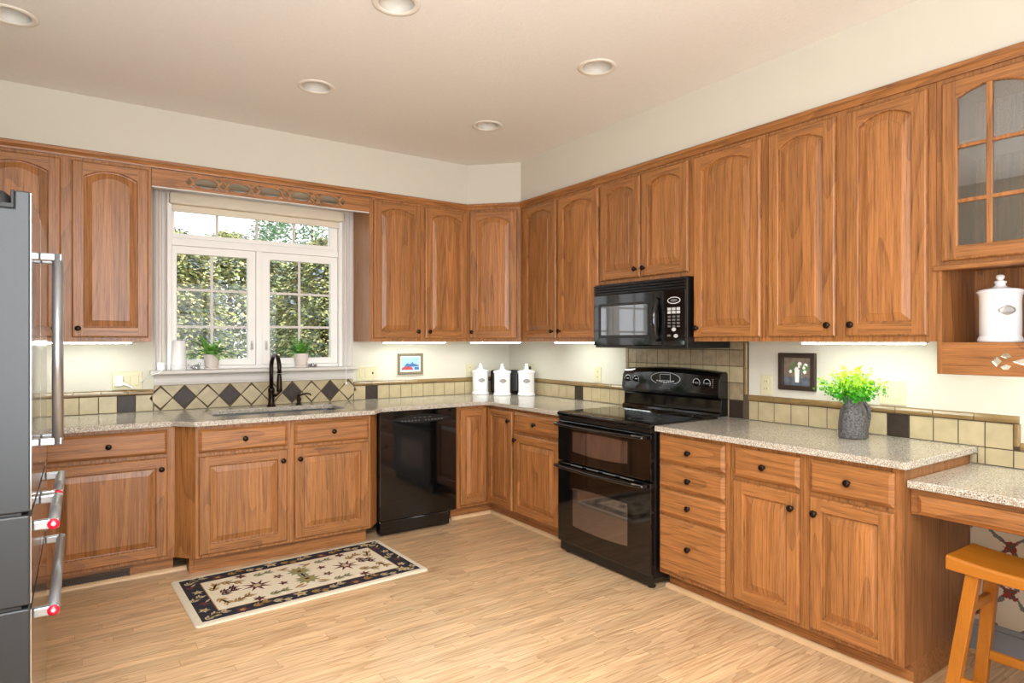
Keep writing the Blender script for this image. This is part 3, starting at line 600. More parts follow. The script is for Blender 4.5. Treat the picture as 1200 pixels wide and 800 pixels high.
# desk: apron with a shallow drawer
r = right_root('desk_apron', 'oak desk apron with a shallow drawer over the kneehole', 'desk', -3.659, 0.70)
MB().box(0.0, 0.80, -0.58, -0.56, 0.005, 0.108).box(0.0, 0.80, -0.03, -0.001, 0.01, 0.108).box(0.0, 0.02, -0.56, -0.03, 0.005, 0.108).build('body', [oak_h], r)
drawer(r, 0.03, 0.77, 0.010, 0.084, -0.5805, knobs=0)

r = right_root('desk_shade_cabinet', 'unseen oak drawer cabinet added at the far end of the desk to shade the kneehole', 'cabinet', -4.46, 0, G2)  # unseen cabinet, added to keep the rear light out of the kneehole
MB().box(0.0008, 0.45, -0.58, 0, BZ, 0.81).build('body', [oak_v], r); MB().box(0.0008, 0.45, -0.5, -0.001, 0.001, BZ - 0.0005).build('toe_kick', [oak_h], r)
for z0, z1 in ((0.65, 0.79), (0.40, 0.63), (0.13, 0.38)): drawer(r, 0.02, 0.43, z0, z1, -0.58)

# ------------------------------------------------------------------ countertops
CT, CB = 0.918, 0.888
main = [(XL + 0.001, W - 0.001), (XL + 0.001, -0.652), (-2.835, -0.652), (-2.728, -0.772), (-1.625, -0.772), (-1.520, -0.652), (-0.70, -0.652), (-0.668, -0.662), (-0.652, -0.70), (-0.652, -1.556), (W - 0.001, -1.556), (W - 0.001, W - 0.001)]
def rrect(x0, x1, y0, y1, r, K=6):
    pts = []
    for cx, cy, a in ((x1 - r, y0 + r, -90), (x1 - r, y1 - r, 0), (x0 + r, y1 - r, 90), (x0 + r, y0 + r, 180)):
        for k in range(K + 1): t = radians(a + 90 * k / K); pts.append((cx + r * cos(t), cy + r * sin(t)))
    return pts
SX0, SX1, SY0, SY1 = -2.585, -1.735, -0.56, -0.175
o = MB().prism(main, CB, CT, holes=[rrect(SX0, SX1, SY0, SY1, 0.07)]).build('countertop', M['quartz'], loc=(-2.0, -0.3, CB), shift=(-2.0, -0.3, CB), bevel=0.004)
tag(o, 'speckled quartz countertop wrapping the corner from the fridge to the range, with the sink cut-out', 'countertop')
o = MB().prism([(-0.652, -2.394), (-0.652, -3.682), (W - 0.001, -3.682), (W - 0.001, -2.394)], CB, CT).build('countertop', M['quartz'], loc=(-0.3, -3.0, CB), shift=(-0.3, -3.0, CB), bevel=0.004)
tag(o, 'speckled quartz countertop right of the range, under the lime green plant', 'countertop')
o = MB().prism([(-0.60, -3.6595), (-0.60, -4.93), (W - 0.005, -4.93), (W - 0.005, -3.6595)], 0.811, 0.841).build('countertop', M['quartz'], loc=(-0.3, -4.1, 0.811), shift=(-0.3, -4.1, 0.811), bevel=0.004)
tag(o, 'lower speckled quartz desk top above the wooden stool', 'countertop')
r = thing('sink', 'undermount steel sink below the window', 'sink', ((SX0 + SX1) / 2, (SY0 + SY1) / 2, 0.69))
cx, cy = (SX0 + SX1) / 2, (SY0 + SY1) / 2
def rr3(d, z): return [(x - cx, y - cy, z - 0.69) for x, y in rrect(SX0 - 0.012 + d, SX1 + 0.012 - d, SY0 - 0.012 + d, SY1 + 0.012 - d, 0.075)]
mb = MB().rings([rr3(-0.012, 0.886), rr3(0.0, 0.886), rr3(0.004, 0.72), rr3(0.025, 0.70)]); mb.add(rr3(0.025, 0.70), [tuple(range(28))])
mb.rings([rr3(-0.012, 0.886), rr3(-0.012, 0.8855), rr3(-0.004, 0.715), rr3(0.02, 0.69)]); mb.add(rr3(0.02, 0.69), [tuple(range(28))])
mb.build('basin', M['sink'], r, merge=False)
MB().lathe([(0, 0.0), (0.03, 0.0), (0.042, 0.004), (0.044, 0.0005)], (0.0, 0.02, 0.0105)).build('drain', M['steel'], r)

# ------------------------------------------------------------------ sink window
rw = bpy.data.objects.new('window_1', None); COL.objects.link(rw); rw.location = (-2.178, W, WZ0); struct(rw, 'white casement window with a transom over the sink')
def wx(v): return v + 2.178
def wy(v): return v - W
def wz(v): return v - WZ0
def wbox(mb, x0, x1, y0, y1, z0, z1, m=0): return mb.box(wx(x0), wx(x1), wy(y0), wy(y1), wz(z0), wz(z1), m)
mb = MB(); e = 0.0006
wbox(mb, WX0 + e, WX0 + 0.03, 0.0, 0.16, WZ0 + e, WZ1 - e); wbox(mb, WX1 - 0.03, WX1 - e, 0.0, 0.16, WZ0 + e, WZ1 - e); wbox(mb, WX0 + 0.03, WX1 - 0.03, 0.0, 0.16, WZ1 - 0.03, WZ1 - e); wbox(mb, WX0 + 0.03, WX1 - 0.03, 0.03, 0.16, WZ0 + e, WZ0 + 0.025)
wbox(mb, WX0 + 0.03, WX1 - 0.03, 0.03, 0.14, 2.045, 2.095); wbox(mb, -2.215, -2.170, 0.03, 0.14, WZ0 + 0.025, 2.045)
mb.build('frame', M['white'], rw, bevel=0.003)
def sash(name, gx0, gx1, gz0, gz1, ox0, ox1, oz0, oz1, cols, rows, mx_, mz_):
    mb = MB(); y0, y1 = 0.040, 0.085
    mb.prism([(wx(ox0), wz(oz0)), (wx(ox1), wz(oz0)), (wx(ox1), wz(oz1)), (wx(ox0), wz(oz1))], wy(y0), wy(y1), axis='y', holes=[[(wx(gx0), wz(gz0)), (wx(gx1), wz(gz0)), (wx(gx1), wz(gz1)), (wx(gx0), wz(gz1))]])
    o = mb.build(name, M['white'], rw, bevel=0.004)
    wbox(MB(), gx0 - 0.004, gx1 + 0.004, 0.062, 0.066, gz0 - 0.004, gz1 + 0.004).build('glass', M['glass'], o)
    mb = MB()
    for x in mx_: wbox(mb, x - 0.009, x + 0.009, 0.054, 0.0615, gz0, gz1)
    for zz in mz_: wbox(mb, gx0, gx1, 0.0545, 0.061, zz - 0.009, zz + 0.009)
    mb.build('muntin', M['casing'], o)
    return o
sash('transom_sash', -2.741, -1.669, 2.129, 2.312, WX0 + 0.031, WX1 - 0.031, 2.096, WZ1 - 0.031, 4, 1, (-2.473, -2.205, -1.937), ())
sl = sash('casement_sash', -2.728, -2.270, 1.262, 1.990, WX0 + 0.031, -2.216, WZ0 + 0.026, 2.044, 2, 3, (-2.507,), (1.744, 1.488))
sr = sash('casement_sash', -2.115, -1.659, 1.262, 1.990, -2.169, WX1 - 0.031, WZ0 + 0.026, 2.044, 2, 3, (-1.897,), (1.744, 1.494))
for o, x in ((sl, -2.243), (sr, -2.142)):
    mb = MB(); wbox(mb, x - 0.008, x + 0.008, 0.030, 0.0405, 1.32, 1.39); mb.tube([(wx(x), wy(0.030), wz(1.37)), (wx(x), wy(0.016), wz(1.36)), (wx(x), wy(0.012), wz(1.33))], 0.005)
    mb.build('sash_lock', M['lead'], o)
# fluted casing, stool and apron
mb = MB()
def fluted(x0, x1, z0, z1):
    k = (x1 - x0); prof = [(0, 0.0), (0, -0.020), (0.10, -0.022), (0.16, -0.014), (0.34, -0.012), (0.40, -0.018), (0.60, -0.018), (0.66, -0.012), (0.84, -0.014), (0.90, -0.022), (1, -0.020), (1, 0.0)]
    mb.rings([[(wx(x0 + k * a), wy(W - 0.0003) + b, zz) for a, b in prof] for zz in (wz(z0), wz(z1))], cap=True)
fluted(-2.868, WX0 - 0.002, 1.191, 2.40); fluted(WX1 + 0.002, -1.4885, 1.191, 2.40)
wbox(mb, -2.868, -1.4885, -0.004, W - 0.0003, 2.401, 2.456)
mb.build('casing', M['casing'], rw)
mb = MB().prism([(wx(-2.895), wy(W - 0.0003)), (wx(-2.895), wy(-0.062)), (wx(-1.473), wy(-0.062)), (wx(-1.473), wy(W - 0.0003)), (wx(WX1) - 0.001, wy(W - 0.0003)), (wx(WX1) - 0.001, wy(0.0295)), (wx(WX0) + 0.001, wy(0.0295)), (wx(WX0) + 0.001, wy(W - 0.0003))], wz(1.166), wz(1.190))
mb.build('stool', M['casing'], rw, bevel=0.006)
mb = MB(); pr = [(0, 0), (-0.012, 0), (-0.016, 0.02), (-0.016, 0.045), (-0.022, 0.06), (-0.036, 0.0755), (0, 0.0755)]
mb.rings([[(wx(x), wy(W - 0.0003) + a, wz(1.090) + b) for a, b in pr] for x in (-2.868, -1.4885)], cap=True); mb.build('apron', M['casing'], rw)

r = thing('roller_shade', 'cream roller shade rolled up at the top of the sink window', 'shade', (-2.18, 0.0, 2.318))
MB().box(-0.60, 0.60, -0.040, 0.036, 0.0, 0.079).build('cassette', M['shade'], r, bevel=0.01)
MB().box(-0.575, 0.575, 0.012, 0.018, -0.03, -0.0005).box(-0.575, 0.575, 0.006, 0.024, -0.045, -0.03).build('fabric_hem', M['shade'], r)
MB().tube([(0.606, -0.045, 0.05), (0.606, -0.05, -0.3), (0.606, -0.068, -1.1), (0.606, -0.070, -1.24)], 0.0028, 6).lathe([(0, 0), (0.007, 0.002), (0.008, 0.012), (0.003, 0.028), (0, 0.029)], (0.606, -0.070, -1.268), 12).build('pull_cord', M['plastic'], r)

# ------------------------------------------------------------------ tile backsplashes
TT = 0.008
def tiles_back(mb, edges, z0, z1, dark=(), y=W, m=0, g=0.0022):
    for i in range(len(edges) - 1):
        mb.box(edges[i] + g, edges[i + 1] - g, y - TT, y - 0.002, z0 + g, z1 - g, 1 if i in dark else m)
def bull_back(mb, x0, x1, z, m=3, seg=0.155):
    n = max(1, round((x1 - x0) / seg)); st = (x1 - x0) / n
    pr = [(0, 0), (-0.012, 0.0), (-0.017, 0.008), (-0.017, 0.018), (-0.011, 0.028), (0, 0.034)]
    for i in range(n): mb.rings([[(x, W - 0.001 + a, z + b) for a, b in pr] for x in (x0 + i * st + 0.001, x0 + (i + 1) * st - 0.001)], m, cap=True)
TM = [M['tile'], M['dark_tile'], M['grout'], M['tile_trim'], M['tile2'], M['slate']]
z0 = CT + 0.001
mb = MB().box(XL + 0.002, -2.870, W - 0.005, W - 0.001, z0, 1.032, 2)
ed = [-2.8715 - 0.1022 * k for k in range(13)][::-1]; tiles_back(mb, ed, z0, 1.030, dark=(10,)); bull_back(mb, XL + 0.002, -2.8705, 1.032)
tag(mb.build('tile_backsplash', TM, loc=(-3.5, W, 0.97), shift=(-3.5, W, 0.97), bevel=0.0015), 'tan tile backsplash strip with one dark square left of the window', 'backsplash', 'tile backsplashes')
mb = MB().box(-2.868, -1.486, W - 0.005, W - 0.001, z0, 1.0885, 2)
zc = (z0 + 1.0885) / 2; hd = 0.0695; per = 0.1446; c0 = -2.178
for i in range(-5, 5):
    c = c0 + (i + 0.5) * per; a = hd - 0.001
    x0c, x1c = max(c - a, -2.866), min(c + a, -1.488)
    if abs(i + 0.5) < 4.8:
        dk = (i in (-4, -2, 1, 3))
        P_ = diamond(c, zc, a, a)
        mb.prism(P_, W - TT, W - 0.002, 1 if dk else 0, axis='y')
for i in range(-5, 6):
    c = c0 + i * per; g = 0.003
    for s_ in (1, -1):
        top = 1.0885 - 0.0015 if s_ > 0 else z0 + 0.0015; h_ = abs(top - zc); dx = min(hd, h_ - g)
        l, rr_ = c - dx + 0.0, c + dx
        pts = [(l, top), (rr_, top), (c, zc + s_ * g * 1.6)]
        if l < -2.868 or rr_ > -1.486:
            if i == -5: pts = [(-2.866, top), (rr_, top), (-2.866, zc + s_ * (h_ - (rr_ + 2.866)))] if rr_ > -2.866 else None
            if i == 5: pts = [(-1.488, top), (l, top), (-1.488, zc + s_ * (h_ - (-1.488 - l)))] if l < -1.488 else None
        if pts: mb.prism(pts, W - TT, W - 0.002, 4, axis='y')
tag(mb.build('tile_backsplash', TM, loc=(-2.178, W, 0.97), shift=(-2.178, W, 0.97), bevel=0.0012), 'backsplash of tan and dark diamond tiles under the window sill', 'backsplash', 'tile backsplashes')
mb = MB().box(-1.484, W - 0.002, W - 0.005, W - 0.001, z0, 1.032, 2)
ed = [-1.483, -1.383, -1.281, -1.180, -1.077, -0.975, -0.871, -0.769, -0.667, -0.565, -0.463, -0.361, -0.259, -0.157, W - 0.009]; tiles_back(mb, ed, z0, 1.030, dark=(1,)); bull_back(mb, -1.4835, W - 0.018, 1.032)
tag(mb.build('tile_backsplash', TM, loc=(-0.7, W, 0.97), shift=(-0.7, W, 0.97), bevel=0.0015), 'tan tile backsplash strip behind the dishwasher counter and canisters', 'backsplash', 'tile backsplashes')
def tiles_right(mb, edges, z0, z1, dark=(), m=0, g=0.0022):
    for i in range(len(edges) - 1): mb.box(W - TT, W - 0.002, edges[i] - g, edges[i + 1] + g, z0 + g, z1 - g, 1 if i in dark else m)
def bull_right(mb, y0, y1, z, m=3, seg=0.155):
    n = max(1, round((y0 - y1) / seg)); st = (y1 - y0) / n; pr = [(0, 0), (-0.012, 0.0), (-0.017, 0.008), (-0.017, 0.018), (-0.011, 0.028), (0, 0.034)]
    for i in range(n): mb.rings([[(W - 0.001 + a, y, z + b) for a, b in pr] for y in (y0 + i * st - 0.001, y0 + (i + 1) * st + 0.001)], m, cap=True)
def bull_up(mb, y, z0, z1, w_=0.022, m=3):
    n = max(1, round((z1 - z0) / 0.155)); st = (z1 - z0) / n
    pr = [(0, 0), (-0.012, 0), (-0.017, 0.006), (-0.017, w_ - 0.006), (-0.012, w_), (0, w_)]
    for i in range(n): mb.rings([[(W - 0.001 + a, y - b, z) for a, b in pr] for z in (z0 + i * st + 0.001, z0 + (i + 1) * st - 0.001)], m, cap=True)
mb = MB().box(W - 0.005, W - 0.001, W - 0.02, -1.509, z0, 1.030, 2)
ed = [W - 0.010, -0.117, -0.218, -0.320, -0.421, -0.523, -0.624, -0.726, -0.827, -0.929, -1.031, -1.132, -1.234, -1.336, -1.437, -1.508]; tiles_right(mb, ed, z0, 1.028, dark=(9,)); bull_right(mb, W - 0.019, -1.508, 1.030)
tag(mb.build('tile_backsplash', TM, loc=(W, -0.75, 0.97), shift=(W, -0.75, 0.97), bevel=0.0015), 'tan tile backsplash strip between the corner and the range', 'backsplash', 'tile backsplashes')
mb = MB().box(W - 0.005, W - 0.001, -1.512, -2.527, z0, 1.384, 2)
ed = [-1.532, -1.612, -1.712, -1.811, -1.908, -2.002, -2.097, -2.195, -2.294, -2.392, -2.492]
for k, (a, b) in enumerate(((z0, 1.029), (1.029, 1.133), (1.133, 1.234), (1.234, 1.334), (1.334, 1.384))): tiles_right(mb, ed, a, b, dark=(9,) if k == 0 else (), m=5 if k < 2 else (4 if k == 2 else 5))
bull_up(mb, -1.511, 1.066, 1.383); bull_up(mb, -2.500, 1.066, 1.383)
tag(mb.build('tile_backsplash', TM, loc=(W, -2.0, 1.0), shift=(W, -2.0, 1.0), bevel=0.0015), 'tall mottled stone tile panel behind the range', 'backsplash', 'tile backsplashes')
mb = MB().box(W - 0.005, W - 0.001, -2.529, -3.840, z0, 1.034, 2).box(W - 0.005, W - 0.001, -3.685, -4.522, 0.843, z0, 2)
ed = [-2.530, -2.591, -2.694, -2.798, -2.902, -3.004, -3.105, -3.206, -3.307, -3.408, -3.511, -3.612, -3.714, -3.817]; tiles_right(mb, ed, z0, 1.032, dark=(8,)); bull_right(mb, -2.530, -3.838, 1.034)
ed = [-3.686, -3.714, -3.817, -3.92, -4.02, -4.12, -4.22, -4.32, -4.42, -4.52]; tiles_right(mb, ed, 0.843, z0, ())
mb.box(W - 0.005, W - 0.001, -3.6605, -3.685, 0.843, 0.887, 2); tiles_right(mb, [-3.6605, -3.6855], 0.843, 0.887)
bull_up(mb, -3.819, z0 + 0.018, 1.034); bull_right(mb, -3.841, -4.52, z0 + 0.002)
tag(mb.build('tile_backsplash', TM, loc=(W, -3.2, 0.97), shift=(W, -3.2, 0.97), bevel=0.0015), 'tan tile backsplash stepping down from the counter to the desk', 'backsplash', 'tile backsplashes')

# ------------------------------------------------------------------ range
r = right_root('range', 'black glass-top range with two oven doors and a control backguard', 'range', -1.562)
w = 0.826
MB().box(0.002, w - 0.002, -0.655, -0.03, 0.055, 0.895).build('body', M['black_satin'], r, bevel=0.004)
for x in (0.03, w - 0.07):
    for y in (-0.63, -0.12): MB().lathe([(0, 0.0), (0.022, 0.0), (0.022, 0.012), (0.012, 0.016), (0.012, 0.056), (0, 0.056)], (x + 0.02, y, 0), 12).build('foot', M['black_satin'], r)
MB().box(0.006, w - 0.006, -0.668, -0.6555, 0.016, 0.076).build('kick_plate', M['black_satin'], r, bevel=0.004)
mb = MB().box(-0.0, w, -0.697, -0.102, 0.9, 0.926); o = mb.build('cooktop', M['black'], r, bevel=0.009, seg=3)
for cx, cy, rad in ((0.21, -0.52, 0.115), (0.62, -0.52, 0.095), (0.21, -0.25, 0.08), (0.62, -0.25, 0.105)):
    MB().lathe([(rad - 0.003, 0), (rad, 0), (rad, 0.0003), (rad - 0.003, 0.0003), (rad - 0.003, 0)], (cx, cy, 0.9262), 40).build('burner_ring', M['print_dim'], o)
MB().box(0.004, w - 0.004, -0.685, -0.6555, 0.872, 0.8995).build('front_rail', M['black_satin'], r, bevel=0.004)
def window_poly(x0, x1, z0, z1, sag=0.012, K=12, rr=0.015):
    pts = [(x0 + (x1 - x0) * k / K, z0 - sag * (1 - (2 * k / K - 1) ** 2)) for k in range(K + 1)]
    pts += [(x1 + (x0 - x1) * k / K, z1 + sag * 0.4 * (1 - (2 * k / K - 1) ** 2)) for k in range(K + 1)]
    return pts
for z0_, z1_, wz0, wz1, nm in ((0.606, 0.869, 0.680, 0.806, 'upper'), (0.079, 0.598, 0.205, 0.447, 'lower')):
    o = MB().box(0.003, w - 0.003, -0.690, -0.656, z0_, z1_).build('oven_door', M['black'], r, bevel=0.006)
    wp = window_poly(0.155, 0.645, wz0, wz1)
    MB().prism(wp, -0.6915, -0.688, axis='y').build('oven_window', M['oven_glass'], o)
    zh = z1_ - 0.020
    pts = [(0.02 + (w - 0.04) * k / 24, -0.728 - 0.012 * (1 - (k / 12 - 1) ** 2), zh - 0.004 * (1 - (k / 12 - 1) ** 2)) for k in range(25)]
    h = MB().tube(pts, [0.0125] * 25, 12, flat=1.0)
    for x in (0.045, w - 0.045): h.bar((x, -0.69, zh), (x, -0.73, zh), 0.05, 0.018, 0)
    hh = h.build('handle', M['black'], o)
    c = MB().rings([[(w - 0.10, -0.7435, zh + 0.011), (w - 0.022, -0.7375, zh + 0.009), (w - 0.022, -0.733, zh - 0.007), (w - 0.10, -0.745, zh + 0.006)], [(w - 0.10, -0.7425, zh + 0.0112), (w - 0.022, -0.735, zh + 0.0095), (w - 0.022, -0.731, zh - 0.0065), (w - 0.10, -0.744, zh + 0.006)]], cap=True)
    c.build('handle_end', M['chrome'], hh)['label'] = 'bright end cap of the handle'
    if nm == 'lower':
        v = MB()
        for k in range(4): v.box(0.14 + k * 0.15, 0.245 + k * 0.15, -0.6925, -0.6895, z1_ - 0.009, z1_ - 0.002)
        v.build('vent_slot', M['print_dim'], o)
# backguard: swept profile, with knobs and an oval display
pr = [(-0.012, 0.9265), (-0.100, 0.9265), (-0.094, 0.945), (-0.080, 0.95), (-0.076, 1.025), (-0.082, 1.03), (-0.100, 1.038), (-0.104, 1.06), (-0.092, 1.17), (-0.080, 1.195), (-0.060, 1.204), (-0.012, 1.204)]
mb = MB()
L_ = []
for x, dz in ((0.0, -0.02), (0.012, -0.006), (0.12, 0.002), (0.30, 0.010), (0.42, 0.012), (0.54, 0.010), (0.72, 0.002), (w - 0.012, -0.006), (w, -0.02)):
    L_.append([(x, y, zz + (dz if zz > 1.1 else 0)) for y, zz in pr])
mb.rings(L_, cap=True); bgd = mb.build('backguard', M['black'], r, bevel=0.003)
def face_y(zz): return -0.104 + (zz - 1.06) / 0.11 * 0.012
for cx, rad in ((0.055, 0.026), (0.135, 0.026), (0.655, 0.028), (0.735, 0.028)):
    zz = 1.125; y = face_y(zz)
    k = MB().lathe([(0, 0), (rad * 0.8, 0), (rad * 0.8, 0.004), (rad * 0.62, 0.006), (rad * 0.55, 0.022), (0, 0.024)], (cx, y, zz), 24, axis='-y').box(cx - 0.004, cx + 0.004, y - 0.029, y - 0.02, zz - rad * 0.5, zz + rad * 0.5).build('control_knob', M['black'], bgd)
    MB().lathe([(rad * 0.88, 0.0008), (rad, 0.0008), (rad, 0.0014), (rad * 0.88, 0.0014), (rad * 0.88, 0.0008)], (cx, y, zz), 28, axis='-y').box(cx - 0.0015, cx + 0.0015, y - 0.0305, y - 0.0292, zz, zz + rad * 0.5).build('dial_print', M['print'], k)
zz = 1.140; y = face_y(zz)
MB().prism(oval(0.40, zz, 0.125, 0.040), y - 0.003, y + 0.004, axis='y').build('display_panel', M['black_satin'], bgd)
mb = MB(); ov, iv = oval(0.40, zz, 0.127, 0.042, 32), oval(0.40, zz, 0.123, 0.039, 32)
mb.rings([[(a, y - 0.004, b) for a, b in ov], [(a, y - 0.004, b) for a, b in iv], [(a, y - 0.002, b) for a, b in iv], [(a, y - 0.002, b) for a, b in ov]])
for k in range(8): mb.box(0.325 + k * 0.0195, 0.337 + k * 0.0195, y - 0.0045, y - 0.003, zz - 0.030 + 0.010 * abs(k - 3.5) / 3.5, zz - 0.022 + 0.010 * abs(k - 3.5) / 3.5)
for s_ in (0.355, 0.443): mb.box(s_, s_ + 0.002, y - 0.0045, y - 0.003, zz - 0.012, zz + 0.026)
mb.box(0.355, 0.445, y - 0.0045, y - 0.003, zz + 0.026, zz + 0.028); mb.box(0.355, 0.445, y - 0.0045, y - 0.003, zz - 0.014, zz - 0.012)
mb.build('control_print', M['print'], bgd)
MB().box(0.357, 0.443, y - 0.0042, y - 0.003, zz - 0.012, zz + 0.026).build('display', M['lcd'], bgd)
mb = MB()
for k in range(9): mb.box(0.355 + k * 0.0105, 0.3615 + k * 0.0105, face_y(1.078) - 0.001, face_y(1.078) + 0.004, 1.074, 1.082)
for k in range(5):
    mb.box(0.775, 0.783, face_y(1.10) - 0.001, face_y(1.10) + 0.006, 1.10 + k * 0.012, 1.106 + k * 0.012); mb.box(0.205 + k * 0.014, 0.212 + k * 0.014, face_y(1.13) - 0.0012, face_y(1.13) + 0.004, 1.128 + 0.004 * (k % 2), 1.132 + 0.004 * (k % 2))
mb.build('maker_print', M['print_dim'], bgd)

# ------------------------------------------------------------------ microwave
r = right_root('microwave', 'black over-the-range microwave with a window door', 'microwave', -1.617, 1.344)
w = 0.785
MB().box(0.0, w, -0.405, -0.010, 0.0, 0.4205).build('body', M['black_satin'], r, bevel=0.004)
mb = MB()
for k in range(4): mb.rings([[(x, yy, zz) for yy, zz in ((-0.4055, 0.352 + k * 0.0165), (-0.424, 0.353 + k * 0.0165), (-0.424, 0.361 + k * 0.0165), (-0.4055, 0.3665 + k * 0.0165))] for x in (0.004, w - 0.004)], cap=True)
mb.build('vent_grille', M['black_satin'], r)
o = MB().box(0.004, 0.615, -0.424, -0.4055, 0.014, 0.349).build('door', M['black'], r, bevel=0.006)
wp = rrect(0.055, 0.515, 0.062, 0.288, 0.012)
mb = MB(); n_ = len(wp); inner = rrect(0.078, 0.495, 0.082, 0.272, 0.008)
MB().prism(inner, -0.4255, -0.422, axis='y').build('window', M['mw_glass'], o)
mb.rings([[(a, -0.424, b) for a, b in wp], [(a, -0.4265, b) for a, b in wp], [(a, -0.4265, b) for a, b in inner], [(a, -0.424, b) for a, b in inner]]); mb.build('window_frame', M['black_satin'], o)
pts = [(0.580, -0.428 - 0.030 * sin(pi * k / 16), 0.045 + 0.255 * k / 16) for k in range(17)]
MB().tube(pts, [0.010 + 0.008 * sin(pi * k / 16) for k in range(17)], 12, flat=1.3).build('handle', M['black'], o)
o = MB().box(0.619, w - 0.002, -0.422, -0.4055, 0.014, 0.349).build('control_panel', M['black'], r, bevel=0.004)
mb = MB(); ov, iv = oval(0.700, 0.283, 0.049, 0.021, 28), oval(0.700, 0.283, 0.043, 0.016, 28)
mb.rings([[(a, -0.4215, b) for a, b in ov], [(a, -0.4232, b) for a, b in ov], [(a, -0.4232, b) for a, b in iv], [(a, -0.4215, b) for a, b in iv]])
for k in range(3):
    for q_ in range(2): mb.box(0.652 + k * 0.034, 0.678 + k * 0.034, -0.4235, -0.4215, 0.205 + q_ * 0.02, 0.221 + q_ * 0.02)
for a, b in ((0.700, 0.112), (0.715, 0.074)): mb.prism(oval(a, b, 0.016, 0.011), -0.4235, -0.4215, axis='y')
mb.build('key', M['print'], o)
mb = MB().prism(oval(0.700, 0.283, 0.026, 0.009), -0.4235, -0.4215, axis='y')
for k in range(3):
    for q_ in range(4): mb.box(0.654 + k * 0.034, 0.676 + k * 0.034, -0.4232, -0.4215, 0.125 + q_ * 0.019, 0.136 + q_ * 0.019)
mb.box(0.65, 0.676, -0.4232, -0.4215, 0.07, 0.082)
mb.build('dim_key', M['print_dim'], o)

# ------------------------------------------------------------------ dishwasher
r = back_root('dishwasher', 'black dishwasher between the sink cabinet and the corner', 'dishwasher', -1.5425)
w = 0.626
MB().box(0.003, w - 0.003, -0.63, -0.02, 0.10, 0.885).build('body', M['black_satin'], r)
o = MB().box(0.003, w - 0.003, -0.668, -0.6305, 0.112, 0.885).build('door', M['black'], r, bevel=0.006)
MB().prism(almond(w / 2 + 0.02, 0.822, 0.24, 0.030), -0.672, -0.667, axis='y').build('control_panel', M['black_satin'], o)
mb = MB()
for k in range(13):
    a = -0.16 + k * 0.0267
    if k == 6: continue
    mb.box(w / 2 + 0.02 + a - 0.007, w / 2 + 0.02 + a + 0.007, -0.6728, -0.6715, 0.809 + 0.10 * a * a - 0.003, 0.809 + 0.10 * a * a + 0.004)
for k in range(4): mb.box(w / 2 - 0.05 + k * 0.04, w / 2 - 0.03 + k * 0.04, -0.6728, -0.6715, 0.829, 0.833)
mb.build('button_print', M['print_dim'], o)
MB().box(0.006, w - 0.06, -0.660, -0.600, 0.012, 0.108).build('toe_panel', M['black'], r, bevel=0.006)
for x in (0.03, w - 0.03): MB().lathe([(0, 0), (0.018, 0), (0.018, 0.02), (0.008, 0.024), (0.008, 0.0985), (0, 0.0985)], (x, -0.58, 0), 12).build('foot', M['lead'], r)

# ------------------------------------------------------------------ fridge
FX = -3.38; FY0, FY1 = -2.715, -1.805
r = thing('fridge', 'grey and steel five-door fridge with bar handles at the left edge', 'fridge', (FX, (FY0 + FY1) / 2, 0))
hw = (FY1 - FY0) / 2; TH = 0.112
MB().box(XL + 0.03 - FX, -TH - 0.012, -hw + 0.004, hw - 0.004, 0.03, 1.7345).build('cabinet', M['steel_side'], r, bevel=0.004)
MB().box(-0.30, -TH - 0.02, -hw + 0.02, hw - 0.02, 0.001, 0.0295).build('base_grille', M['black_matte'], r)
def front(name, y0, y1, z0, z1):
    mb = MB().box(-TH, -0.001, y0, y1, z0, z1); o = mb.build(name, M['steel_side'], r, bevel=0.005)
    MB().box(-0.0009, 0.0012, y0 + 0.004, y1 - 0.004, z0 + 0.004, z1 - 0.004).build('steel_face', M['steel_door'], o); return o
def tall_door(y0, y1):
    o = MB().prism([(-0.001, 0.934), (-0.001, 1.782), (-0.034, 1.782), (-0.034, 1.735), (-TH, 1.735), (-TH, 0.934)], y0, y1, axis='y').build('door', M['steel_side'], r, bevel=0.004)
    MB().box(-0.0009, 0.0012, y0 + 0.004, y1 - 0.004, 0.938, 1.778).build('steel_face', M['steel_door'], o); return o
d1 = tall_door(-hw, -0.003); d2 = tall_door(0.003, hw)
m1 = front('drawer', -hw, -0.003, 0.687, 0.925); m2 = front('drawer', 0.003, hw, 0.687, 0.925); b1 = front('drawer', -hw, hw, 0.06, 0.678)
def bar_handle(parent, a, b, vert=False):
    hx = 0.047; a = Vector(a); b = Vector(b); d = (b - a).normalized()
    A = Vector((hx, a.y, a.z)); B = Vector((hx, b.y, b.z))
    h = MB().tube([A, B], 0.0145, 16).build('handle', M['chrome'], parent)
    for p_, s_ in ((A, 1), (B, -1)):
        c = p_ + d * 0.010 * s_; mb = MB()
        if vert: mb.box(0.0012, hx + 0.014, c.y - 0.012, c.y + 0.012, c.z - 0.012, c.z + 0.012)
        else: mb.box(0.0012, hx + 0.014, c.y - 0.012, c.y + 0.012, c.z - 0.013, c.z + 0.013)
        mb.build('bracket', M['chrome'], h, bevel=0.004)
    if not vert:
        MB().lathe([(0, 0.0), (0.0145, 0.0), (0.0145, 0.003), (0.0, 0.004)], (hx, A.y - 0.0005, A.z), 24, axis='-y').build('medallion', M['red'], h)['label'] = 'round red end medallion'
        MB().lathe([(0, 0.0035), (0.006, 0.0035), (0.005, 0.0052), (0.0, 0.0055)], (hx, A.y - 0.0005, A.z), 16, axis='-y').build('medallion_centre', M['pink'], h)
cy = (FY0 + FY1) / 2
bar_handle(d1, (0, -0.055, 1.055), (0, -0.055, 1.665), True); bar_handle(d2, (0, 0.055, 1.055), (0, 0.055, 1.665), True)
